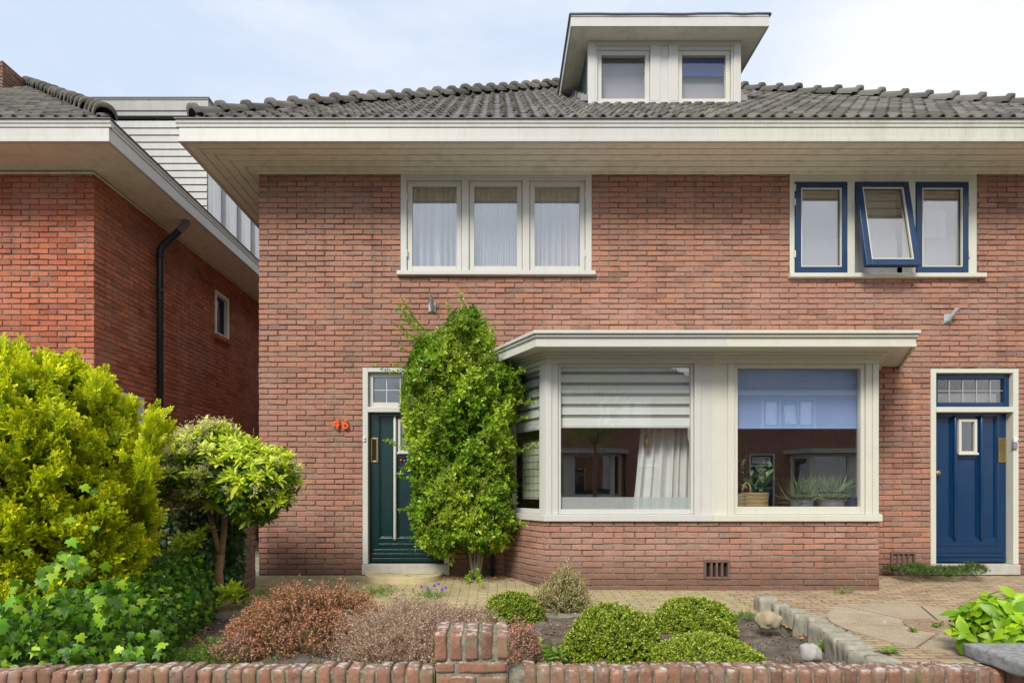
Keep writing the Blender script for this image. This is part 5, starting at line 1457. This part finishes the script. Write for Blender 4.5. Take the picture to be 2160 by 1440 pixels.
cushion('rounded green cushion shrub farther back beside the tan boulder', 1463, 4.85, .345,.31,.245, 2700, .018)
cushion('flat spreading green cushion shrub against the street wall', 1490, 3.75, .37,.30,.215, 2900, .015, .52)
cushion('small dark green cushion shrub beside the upright tan heath', 1083, 5.25, .26,.22,.225, 1800, .018, .38)

# ------------------------------------------------------------------ lime hydrangea, ground cover, small herbs, weeds
M['lime'] = m_leaf('lime_leaf', [(.13,.30,.012),(.30,.52,.015),(.48,.68,.02)], .40, .45, .35, hue=.2)
M['herb'] = m_leaf('herb_leaf', [(.06,.13,.02),(.13,.24,.03),(.24,.36,.05)], .5, .3, .25)
M['cover'] = m_leaf('ground_cover_leaf', [(.03,.065,.016),(.07,.13,.025),(.13,.20,.035)], .45, .4, .2)
M['violet'] = m_leaf('violet_petal', [(.14,.06,.42),(.26,.12,.55)], .6, .2, .3)
M['grassy'] = m_leaf('grass_blade', [(.10,.19,.03),(.22,.32,.05),(.38,.36,.14)], .5, .3, .25)
M['dead'] = m_leaf('dead_leaf', [(.16,.075,.035),(.34,.16,.06),(.50,.20,.05),(.30,.20,.13)], .85, .1, .1)
hy = empty('lime_shrub', (3.56,YD(3.95),-.13), 'low shrub with large bright lime green leaves beside the capped gate pier', 'shrub')
T_BROAD = (np.array([(0,0,0),(-.22,.10,.04),(0,.12,0),(.22,.10,.04),(-.36,.38,.06),(0,.40,-.01),(.36,.38,.06),(-.28,.66,.0),(0,.70,-.06),(.28,.66,.0),(0,1.05,-.20)]), [(0,2,1),(0,3,2),(1,2,5,4),(2,3,6,5),(4,5,8,7),(5,6,9,8),(7,8,10),(8,9,10)])
Lm = Leaves(); n = 175
u = rnd_dir(600); u = u[u[:,2] > -.25][:n]
c = np.array([3.62,YD(3.95),.06]); P = c+u*np.array([.35,.32,.30])*rng.uniform(.6,1,(n,1))
D = unit(u+np.array([0,-.25,.15])+rng.normal(0,.25,(n,3)))
shoots(Lm, T_BROAD, P-D*.05, D, .05, 4, rng.uniform(.08,.125,n), .5, 80, 55, .85, .25, .2, .25)
Lm.build('foliage', M['lime'], hy, smooth=True)
sb = MB()
for p in P[::4]: branch(sb, (3.58,YD(3.95),-.14), tuple(p), .007,.003,4,.02,5)
sb.build('stem', M['bark'], hy)
Lg = Leaves(); n = 950
gx, gy = rng.uniform(4.74,5.85,n), rng.uniform(-.42,-.04,n); gx -= .0
kp = ~((gx > 5.75) & (gy < -.3)); gx, gy = gx[kp], gy[kp]; n = len(gx)
hh = .10*np.sqrt(np.clip(1-((gy+.22)/.24)**2,0,1))*(1+.4*np.sin(gx*14)*np.sin(gx*5+1))+.03
P = np.stack([gx,gy,hh-.02],1); shoots(Lg, T_OVAL, P, unit(rng.normal(0,.7,(n,3))+np.array([0,-.3,.8])), .05, 10, .019, .45, 85, 40, .8, .3, .25, .25)
o = Lg.build('ground_cover', M['cover']); tag(o, 'mat of small dark leaves creeping between the bay window and the blue door', 'ground cover', None, 'stuff')
def herb(name, label, px, py, m_, s_, sp, mat, flowers=None, cat='plant', zg=-.13, tpl=T_OVAL, tint=.5, ln=.05):
    x, y = at_ground(px,py,zg); L = Leaves(); P = np.array([x,y,zg])+rng.normal(0,1,(m_,3))*np.array([sp,sp,.0])+np.array([0,0,.02])*rng.random((m_,1))
    shoots(L, tpl, P, unit(rng.normal(0,.5,(m_,3))+np.array([0,-.1,.9])), rng.uniform(ln*.6,ln*1.6,m_), 10, s_, tint, 80, 35, .9, .3, .3, .2)
    if flowers is None:
        o = L.build(name, mat); return tag(o, label, cat)
    e = empty(name, (x,y,zg), label, cat); L.build('foliage', mat, e)
    for k in range(flowers[0]):
        Lf = Leaves(); c = np.array([x,y,zg+flowers[1]])+rng.normal(0,1,3)*np.array([sp*1.1,sp*.7,.02])
        for q_ in range(5):
            an = q_*1.256; d = np.array([[math.cos(an),-.3,math.sin(an)]]); Lf.add(T_OVAL, c[None], d, np.array([[0,-1.,.2]]), .022, rng.random(1), wid=1.3)
        Lf.build('flower', flowers[2], e)
    return e
herb('low_plant','fresh green creeping plant on the soil at the left end of the street wall',428,1388,420,.018,.17,M['herb'],tint=.6,ln=.04)
herb('low_plant','green mossy plant at the back of the rusty heather by the doorstep',800,1262,240,.020,.10,M['herb'],tint=.55,ln=.10)
herb('violet_plant','violet flowering plant in front of the round doorstep',905,1268,120,.024,.10,M['herb'],(7,.15,M['violet']),'flower',tint=.5,ln=.09)
herb('weed','pale green seedling on the soil right of the pink heather',1165,1395,14,.05,.03,M['herb'],tint=.8,ln=.10)
herb('weed','tiny weed on the dark soil under the ivy',525,1345,14,.022,.03,M['herb'],tint=.7,ln=.04)
herb('weed','mossy weed clump beside the broken stone piece',1745,1372,90,.018,.035,M['herb'],tint=.75,ln=.05)
herb('weed','moss tuft under the head of the edging stones',1570,1300,70,.014,.06,M['herb'],tint=.55,ln=.03)
herb('weed','tiny sprout at the joint of the paved disc',1925,1333,10,.02,.012,M['herb'],zg=-.11,tint=.7,ln=.02)
herb('weed','tiny sprout between the bricks in the middle of the paved disc',1975,1322,12,.02,.02,M['herb'],zg=-.11,tint=.7,ln=.02)
def grass_tuft(label, px, py, n, hgt, zg):
    x, y = at_ground(px,py,zg); L = Leaves()
    D = unit(rng.normal(0,1,(n,3))*np.array([1.3,.6,.3])+np.array([0,0,.75]))
    L.add((np.array([(-.03,0,0),(.03,0,0),(-.025,.5,.02),(.025,.5,.02),(0,1,-.15)]),[(0,1,3,2),(2,3,4)]), np.array([x,y,zg])+rng.normal(0,1,(n,3))*np.array([.05,.015,0]), D, rng.normal(0,.4,(n,3))+np.array([0,0,1.]), rng.uniform(.5,1,n)*hgt, rng.random(n))
    o = L.build('grass_tuft', M['grassy']); return tag(o, label, 'grass')
grass_tuft('sparse grass tuft growing at the foot of the bay plinth',1780,1250,34,.16,-.06)
grass_tuft('short grass tuft by the shrub stems under the bay roof end',1000,1222,26,.12,-.02)
dn_ = empty('dandelion', (*at_ground(1872,1375,-.11),-.11), 'dandelion with seed head on a thin stalk beside the edging stones', 'dandelion')
x, y = at_ground(1872,1375,-.11)
L = Leaves(); n = 11; an = rng.uniform(0,6.28,n); L.add(T_LANCE, np.array([[x,y,-.10]])+np.zeros((n,3)), np.stack([np.cos(an),np.sin(an),.25+0*an],1), np.array([[0,0,1.]])+np.zeros((n,3)), rng.uniform(.07,.12,n), rng.uniform(.4,.9,n), wid=1.3); L.build('leaf_rosette', M['herb'], dn_)
MB().tube([(x-.02,y,-.10),(x-.022,y,.0),(x-.025,y,.105)], .0028, 6).build('stalk', M['pflower'], dn_)
L = Leaves(); u = rnd_dir(90); L.add(T_NEEDLE, np.array([[x-.025,y,.105]])+np.zeros((90,3)), u, rnd_dir(90), .022, .5, wid=.2); L.build('seed_head', M['plastic'], dn_)
# fallen leaves
L = Leaves(); P = []
for (px,py,sx__,sy__,m_) in ((430,1345,60,35,200),(940,1218,50,6,90),(1050,1218,40,7,90),(1740,1340,50,35,34),(1580,1290,40,8,26),(1400,1285,180,5,60),(500,1290,60,10,50),(1300,1320,150,40,30),(1700,1270,140,20,22),(1960,1245,60,6,12),(1350,1345,330,45,70),(1180,1330,60,30,26),(560,1370,60,14,40),(1700,1330,60,40,40)):
    for k in range(m_):
        q = (px+random.gauss(0,sx__*.5), py+random.gauss(0,sy__*.5)); q = (q[0], max(q[1],1214))
        zg = gz(at_ground(*q,-.08)[1]); xx, yy = at_ground(*q,zg)
        if yy > -.04: continue
        zz = soil_z(xx,yy)+.008 if yy < -1.66 and xx < 2.4 else zg+.006
        P.append((xx,yy,zz))
P = np.array(P); n = len(P)
L.add(T_OVAL, P, unit(rng.normal(0,1,(n,3))*np.array([1,1,.15])), unit(rng.normal(0,.5,(n,3))+np.array([0,0,1.])), rng.uniform(.018,.045,n), rng.random(n))
o = L.build('fallen_leaves', M['dead']); tag(o, 'scattered dry brown and orange fallen leaves on soil and paving', 'leaves', None, 'stuff')
L = Leaves(); n = 5200; X_ = rng.uniform(-2.6,2.4,n); Y_ = rng.uniform(-4.3,-1.7,n); P = np.stack([X_,Y_,ground(X_,Y_)+.003],1)
L.add(T_BUD, P, rnd_dir(n), rnd_dir(n), rng.uniform(.006,.022,n), rng.random(n)**2)
M['clod'] = m_leaf('soil_clod', [(.08,.062,.05),(.17,.14,.11),(.38,.33,.27)], .95, .1, 0., hue=.2)
o = L.build('soil_clods', M['clod']); tag(o, 'small clods and grit on the bare soil', 'soil', None, 'stuff')

# ------------------------------------------------------------------ inside the windows
M['net'] = (lambda t: t.done(t.n('ShaderNodeMixShader', {0: .22, 1: t.bsdf((.58,.58,.58), .9, .1), 2: t.n('ShaderNodeBsdfTransparent').outputs[0]}).outputs[0]))(NT('net_curtain'))
M['drape'] = m_plain('white_drape', (.72,.74,.70), .9, .1, var=.1)
M['bluecloth'] = m_plain('blue_blind_cloth', (.30,.45,.78), .8, .2, var=.1); M['palecloth'] = m_plain('pale_blind_cloth', (.30,.295,.32), .85, .1, var=.08)
M['zebra'] = m_plain('zebra_cloth', (.86,.91,.86), .85, .1, var=.06); M['greycloth'] = m_plain('grey_blind_cloth', (.33,.34,.31), .9, .1)
M['film'] = (lambda t: t.done(t.n('ShaderNodeMixShader', {0: .55, 1: t.n('ShaderNodeBsdfTransparent').outputs[0], 2: t.bsdf((.62,.68,.66), .8, .2)}).outputs[0]))(NT('frosted_film'))
M['screen'] = m_plain('pale_green_screen', (.55,.60,.42), .9, .1, var=.1)
M['wicker'] = m_plain('wicker', (.46,.34,.15), .8, .2, var=.6, scale=60, bstr=.8)
M['tub'] = m_plain('zinc_tub', (.26,.30,.34), .5, .5, metal=.3, var=.3)
M['navy'] = m_plain('blue_crate', (.05,.09,.22), .6)
def curtain(label, x0, x1, y, z0, z1, mat, folds, amp, group, flare=0., name='net_curtain', seed=0):
    nx, nz_ = int((x1-x0)*150), 16; V = []
    for j in range(nz_+1):
        f = j/nz_
        for i in range(nx+1):
            s = i/nx; ph = 2*math.pi*folds*(s+.035*math.sin(7*s+seed)+.02*math.sin(17*s+seed*2))
            a = amp*(.45+.55*(1-f))*(1+.4*math.sin(3*s*folds+seed))
            V.append((x0+(x1-x0)*s-flare*(1-f)**1.4*(1-s), y+a*math.sin(ph+.5*math.sin(3*f+seed)), z0+(z1-z0)*f))
    Fs = np.array([(j*(nx+1)+i,j*(nx+1)+i+1,(j+1)*(nx+1)+i+1,(j+1)*(nx+1)+i) for j in range(nz_) for i in range(nx)])
    o = build_np(name, np.array(V,dtype=np.float32), Fs, mat, smooth=True); return tag(o, label, 'curtain', group)
for k, ((a,c), fo, lb) in enumerate(zip(cl, (7,19,8), ('white net curtain in loose folds behind the sash nearest the house corner','white net curtain in many tight pleats behind the middle upstairs sash','white net curtain in wide soft folds behind the sash nearest the dormer'))):
    curtain(lb, a+.02, c-.02, .18, zbl+.05, ztl-.02, M['net'], fo, .050 if k != 1 else .024, 'net curtains upstairs', seed=k*2.1)
def flat_blind(label, x0, x1, y, z0, z1, mat, group=None, name='window_blind'):
    e = empty(name, ((x0+x1)/2,y,z1), label, 'blind', group)
    MB().box(x0,x1,y,y+.006,z0+.022,z1).build('cloth', mat, e); MB().box(x0,x1,y-.008,y+.012,z0,z0+.0215).build('bottom_bar', mat, e, bevel=.003)
    return e
for (a,c), lb in zip(cr, ('pale board put in for sky reflection in the closed blue sash nearest the curtained window','pale board put in for sky reflection behind the open blue sash','pale blind under a curtain behind the blue sash nearest the frame edge')):
    e = flat_blind(lb, a+.02, c-.02, .16, zbr+.02, PZ(492), M['palecloth'], 'pale blinds behind the blue sashes')  # pale boards, mostly added to carry the sky reflection of the panes
    MB().box(a+.02,c-.02,.19,.196,PZ(492),ztr).build('dim_interior_sheet', M['greycloth'], e)  # added grey sheet in place of the dark interior and soffit reflection
curtain('thin white curtain behind the blue sash nearest the frame edge', cr[2][0]+.12, cr[2][1]-.16, .155, PZ(490), PZ(432), M['net'], 4, .012, None, seed=4)
flat_blind('grey blind behind the dormer pane beside the green cladding', xi0+.06, HC-.21, DY+.20, 6.66, 7.36, M['palecloth'])
e = flat_blind('pale blind with a dark blue top in the dormer pane farther from the green cladding', HC+.21, xi1-.06, DY+.20, 6.66, 7.10, M['palecloth'])
M['deepblue'] = m_plain('deep_blue_cloth', (.015,.06,.27), .8, .1)
MB().box(HC+.21,xi1-.06,DY+.13,DY+.136,7.07,7.37).build('blue_cloth', M['deepblue'], e)
# bay, left half: striped blind across the front and splayed panes
yb = BY+.085
zbr_ = empty('striped_blind', (1.4,yb,2.46), 'striped day and night blind lowered halfway in the front bay pane', 'blind', 'striped blinds in the bay')
bx0, bx1 = PX(1172,6.4), PX(1452,6.4); zt_ = 2.46; zb0 = PZ(903,6.4)
s = MB(); z = zb0+.028; 
while z < zt_: s.box(bx0,bx1,yb,yb+.004,z,min(z+.084,zt_)); z += .122
s.build('cloth_stripes', M['zebra'], zbr_)
MB().box(bx0,bx1,yb+.012,yb+.014,zb0+.02,zt_).build('sheer_cloth', M['greycloth'], zbr_)
MB().box(bx0,bx1,yb-.008,yb+.016,zb0,zb0+.026).build('bottom_bar', M['plastic'], zbr_, bevel=.004)
MB().tube([(bx1-.015,yb-.01,zb0),(bx1-.018,yb-.012,zb0-.11),(bx1-.01,yb-.012,zb0-.15),(bx1+.003,yb-.012,zb0-.11),(bx1+.004,yb-.01,zb0+.3)], .004, 6).build('cord', M['plastic'], zbr_)
zb2 = empty('striped_blind', (.35,-.4,2.46), 'striped day and night blind in the splayed bay pane behind the tall shrub', 'blind', 'striped blinds in the bay')
O_, U_, N_ = Vector((BX0,BY,0)), CF, Vector((-CF.y,CF.x,0))
if N_.y > 0: N_ = -N_
s = MB(); z = zb0+.028
while z < zt_: s.obox(O_,U_,N_,.135,CL-.11,-.118,-.114,z,min(z+.084,zt_)); z += .122
s.build('cloth_stripes', M['zebra'], zb2)
MB().obox(O_,U_,N_,.135,CL-.11,-.13,-.128,zb0+.02,zt_).build('sheer_cloth', M['greycloth'], zb2)
MB().obox(O_,U_,N_,.135,CL-.11,-.13,-.106,zb0,zb0+.026).build('bottom_bar', M['plastic'], zb2, bevel=.004)
curtain('white drape hanging at the party wall side of the bay', 1.72, HC-.05, BY+.34, .72, 2.5, M['drape'], 7, .035, None, .14, 'drape', 1.)
ts = empty('tassel', (1.72,BY+.27,1.75), 'amber tassel cord hanging in front of the white drape', 'tassel')
MB().tube([(1.73,BY+.27,2.4),(1.73,BY+.27,1.68)], .009, 7).build('cord', M['wicker'], ts)
MB().lathe([(.0,.05),(.022,.04),(.028,.01),(.018,-.0),(.028,-.03),(.032,-.11),(0,-.115)],(1.73,BY+.27,1.66),12).build('tassel_head', M['brass'], ts, smooth=True)
fm = MB().box(PX(1172,6.36),PX(1465,6.36),BY+.0685,BY+.0705,.83,PZ(1048,6.36)).build('frosted_film', M['film']); tag(fm, 'frosted film strip along the bottom of the front bay pane', 'window film')
gs = MB()
ls_ = empty('lattice_screen', (.35,-.35,.85), 'pale green gridded screen behind the splayed bay pane beside the shrub', 'screen')
MB().obox(O_,U_,N_,.14,CL-.12,-.20,-.195,.95,zb0-.12).build('screen_cloth', M['screen'], ls_)
for k in range(7): gs.obox(O_,U_,N_,.14+k*.09,.146+k*.09,-.1945,-.192,.95,zb0-.12)
gs2 = MB()
for k in range(9): gs2.obox(O_,U_,N_,.14,CL-.12,-.1915,-.189,.97+k*.085,.976+k*.085)
gs.build('upright_bars', M['greycloth'], ls_); gs2.build('cross_bars', M['greycloth'], ls_)
# bay, right half: blue roller blind, baskets and tubs of plants on the ledge
led = MB().box(BX0+.05,BX1-.05,BY+.105,-.05,.70,.815).build('bay_ledge', M['white'], house)
rb = flat_blind('lavender blue roller blind pulled halfway down behind the cream bay pane', PX(1553,6.4), PX(1822,6.4), BY+.125, PZ(904,6.4), 2.46, M['bluecloth'], None, 'roller_blind')
MB().tube([(PX(1818,6.4),BY+.11,1.75),(PX(1812,6.4),BY+.10,1.62),(PX(1822,6.4),BY+.10,1.55),(PX(1828,6.4),BY+.11,1.6)], .004, 6).build('cord', M['plastic'], rb)
LZ = .817
def basket(px, r, h, label, handle):
    x, y = PX(px,6.55), BY+.27
    e = empty('wicker_basket', (x,y,LZ), label, 'basket', 'wicker baskets on the bay ledge')
    b_ = MB(); n = 40; prof = []
    for i in range(11):
        f = i/10; prof.append((r*(.90+.10*f)+.004*(i%2), h*f))
    b_.lathe([(0,0)]+prof+[(r*.96,h-.004),(r*.86,.02)], (x,y,LZ), n); b_.build('basket_body', M['wicker'], e, smooth=False)
    if handle:
        pts = [(x-r*.95+.05*(1-math.cos(t*math.pi)), y-.02, LZ+h+.11*math.sin(t*math.pi)) for t in np.linspace(0,1,9)]
        MB().tube(pts, .010, 7).build('basket_handle', M['wicker'], e, smooth=True)
    return e, x, y
basket(1591, .155, .215, 'wicker basket holding a leafy green plant on the bay ledge', True)
basket(1546, .14, .20, 'second wicker basket, mostly hidden by the bay post', False)
M['house_leaf'] = m_leaf('house_plant_leaf', [(.05,.12,.035),(.12,.22,.07),(.26,.36,.16)], .35, .5, .2)
def plant_in(label, px, y, z, n, size, tpl, ln, up, spread, tint=.5, wid=1.):
    x = PX(px,6.55); L = Leaves(); P = np.array([[x,y,z]])+rng.normal(0,1,(n,3))*np.array([spread,spread*.5,.0])
    shoots(L, tpl, P, unit(rng.normal(0,.22,(n,3))+np.array([.12,.12,up])), ln, 9, size, tint, 75, 30, wid, .25, .3, .2)
    o = L.build('house_plant', M['house_leaf']); return tag(o, label, 'house plant')
plant_in('leafy green house plant growing out of the wicker basket', 1598, BY+.27, LZ+.2, 9, .12, T_OVAL, .34, 1.1, .05, .55, .7)
plant_in('tall grey green plant at the bay post behind the second basket', 1570, BY+.36, LZ+.2, 5, .09, T_LANCE, .60, 1.6, .03, .25)
for px, w_, lb, lb2 in ((1690,.13,'zinc tub of upright wiry greenery on the bay ledge','tangle of pale wiry stems in the tub nearer the baskets'),(1752,.15,'wider zinc tub of bushy green on the bay ledge','bushy tangle of green stems in the wider tub')):
    x, y = PX(px,6.55), BY+.26
    e = empty('zinc_tub', (x,y,LZ), lb, 'plant pot'); MB().lathe([(0,0),(w_*.78,0),(w_*.86,.05),(w_*.90,.055),(w_*.93,.10),(w_,.125),(w_*1.03,.13),(w_*.98,.132),(w_*.85,.06),(0,.06)],(x,y,LZ),32).build('tub_body', M['tub'], e, smooth=False)
    L = Leaves(); n = 260; D = unit(rng.normal(0,.55,(n,3))+np.array([0,-.1,1.1]))
    L.add((np.array([(-.022,0,0),(.022,0,0),(-.02,.5,.04),(.02,.5,.04),(.04,1,-.10)]),[(0,1,3,2),(2,3,4)]), np.array([[x,y,LZ+.10]])+rng.normal(0,.05,(n,3))*np.array([1,.7,.3]), D, rng.normal(0,1,(n,3)), rng.uniform(.14,.40,n), rng.uniform(.3,1,n))
    o = L.build('wiry_plant', M['house_leaf']); tag(o, lb2, 'house plant')
x = PX(1805,6.55); cb = MB()
e = empty('plastic_crate', (x,BY+.25,LZ), 'small blue lattice crate at the end of the bay ledge', 'crate')
for k in range(6): cb.box(x-.085+k*.03,x-.085+k*.03+.014,BY+.20,BY+.21,LZ,LZ+.16)
for k in range(4): cb.box(x-.085,x+.079,BY+.2105,BY+.22,LZ+.01+k*.045,LZ+.03+k*.045)
cb.box(x-.085,x+.079,BY+.2205,BY+.34,LZ,LZ+.15)
cb.build('crate_side', M['navy'], e)
MB().box(PX(1795,6.9),PX(1840,6.9),-.2,-.19,.72,2.55).build('side_curtain', M['palecloth'], rb)

# ------------------------------------------------------------------ across the street (seen only mirrored in the panes)
for i, (xc, lb) in enumerate(((3.0,'facing red brick house pair mirrored in the striped blind pane'),(14.9,'facing red brick house pair mirrored in the blue blind pane'))):
    r_ = copy_tree(house); r_.location = (xc, -18.6, 0); r_.rotation_euler = (0,0,math.pi); r_['label'] = lb
    r_['group'] = 'houses across the street'
    r_.name = 'facing_house'
tr = empty('street_tree', (2.5,-8.9,-.26), 'young street tree with a slim trunk mirrored in the bay pane', 'tree')
tk = MB(); q = branch(tk, (2.5,-8.9,-.3), (2.52,-8.9,2.2), .06,.045,6,.02,10)
for k in range(9): branch(tk, q, q+Vector((random.uniform(-.8,.8),random.uniform(-.8,.8),random.uniform(.4,1.8))), .025,.006,5,.06,6)
tk.build('trunk', M['stem'], tr, smooth=True)
L = Leaves(); n = 420; u = rnd_dir(n); P = np.array([[2.52,-8.9,3.1]])+u*np.array([.85,.85,1.15])*rng.uniform(.3,1,(n,1)); D = unit(u+np.array([0,0,.3]))
shoots(L, T_OVAL, P, D, .16, 10, .065, .6, 80, 30, .8); L.build('crown', M['herb'], tr)
# parked car
car = empty('parked_car', (6.4,-10.2,-.375), 'dark blue hatchback parked at the far kerb, mirrored in the cream bay pane', 'car')
M['carpaint'] = m_plain('car_paint', (.012,.018,.035), .12, .6, var=.1, bstr=.0); M['tyre'] = m_plain('tyre_rubber', (.012,.012,.012), .8)
def loft(prof_lo, secs): 
    mb = MB(); n = len(prof_lo); base = []
    for (y, sc_) in secs: base.append([(x, y, z*sc_[1]+sc_[0]) for x, z in prof_lo])
    vs = [p for ring in base for p in ring]; fs = []
    for i in range(len(secs)-1):
        for k in range(n): fs.append((i*n+k, i*n+(k+1)%n, (i+1)*n+(k+1)%n, (i+1)*n+k))
    fs += [tuple(range(n-1,-1,-1)), tuple(range((len(secs)-1)*n, len(secs)*n))]
    return mb.add(vs, fs)
cx_, cy_, cz_ = 6.4,-10.2,-.375
bodyp = [(-2.05,.30),(-2.0,.22),(2.0,.22),(2.1,.35),(2.08,.62),(1.95,.74),(1.05,.92),(-1.7,.98),(-2.0,.90),(-2.08,.55)]
bd = MB()
for (y,k) in ((-.84,.97),(-.88,1.),(.88,1.),(.84,.97)): pass
n_ = len(bodyp); vs = []
for (y,k) in ((-.80,.96),(-.88,1.),(.88,1.),(.80,.96)): vs += [(cx_+x*k, cy_+y, cz_+.6+(z-.6)*k) for x,z in bodyp]
fs = [(i*n_+k,(i+1)*n_+k,(i+1)*n_+(k+1)%n_,i*n_+(k+1)%n_) for i in range(3) for k in range(n_)]+[tuple(range(n_)),tuple(range(4*n_-1,3*n_-1,-1))]
bd.add(vs, fs).build('body', M['carpaint'], car, bevel=.03)
cabp = [(1.12,.90),(.35,1.36),(.1,1.44),(-1.0,1.46),(-1.45,1.38),(-1.86,.95)]
n_ = len(cabp); vs = []
for (y,k) in ((-.62,1),(-.76,0),(.76,0),(.62,1)): vs += [(cx_+x, cy_+(y if z < 1.2 or abs(y) < .7 else math.copysign(.60,y)), cz_+z) for x,z in cabp]
bd = MB().add(vs, [(i*n_+k,(i+1)*n_+k,(i+1)*n_+(k+1)%n_,i*n_+(k+1)%n_) for i in range(3) for k in range(n_)]+[tuple(range(n_)),tuple(range(4*n_-1,3*n_-1,-1))])
bd.build('cabin', M['carpaint'], car)
M['carglass'] = m_plain('car_glass', (.03,.05,.06), .05, .8, var=0.)
MB().add([(cx_+1.08,cy_-.60,cz_+.945),(cx_+1.08,cy_+.60,cz_+.945),(cx_+.38,cy_+.55,cz_+1.365),(cx_+.38,cy_-.55,cz_+1.365)],[(0,1,2,3)]).build('windscreen', M['carglass'], car)
for s in (-1,1):
    for (a,c) in (((.95,.2),(.1,-.55)),((-.62,-.62),(-1.45,-1.30))):
        MB().add([(cx_+a[0],cy_+s*.765,cz_+.97),(cx_+c[0],cy_+s*.765,cz_+.97),(cx_+c[1],cy_+s*.63,cz_+1.36),(cx_+a[1],cy_+s*.63,cz_+1.36)],[(0,1,2,3)]).build('side_window', M['carglass'], car)
    for wx in (-1.3,1.3):
        w = MB().lathe([(.0,-.09),(.20,-.09),(.30,-.085),(.315,-.05),(.315,.05),(.30,.085),(.20,.09),(0,.09)],(0,0,0),28)
        w.v = [(cx_+wx+x, cy_+s*.80+z, cz_+.315+y) for x,y,z in w.v]; wo = w.build('wheel', M['tyre'], car, smooth=True)
        w = MB().lathe([(.0,0),(.10,.0),(.19,.012),(.20,0)],(0,0,0),20); w.v = [(cx_+wx+x, cy_+s*(.891+z*.6), cz_+.315+y) for x,y,z in w.v]; w.build('rim', M['galv'], wo)
    MB().box(cx_+1.96,cx_+2.09,cy_+s*.52,cy_+s*.82,cz_+.60,cz_+.72).build('headlight', M['plastic'], car, bevel=.02)
    MB().box(cx_-2.06,cx_-1.96,cy_+s*.62,cy_+s*.84,cz_+.66,cz_+.86).build('tail_light', M['orange'], car, bevel=.02)
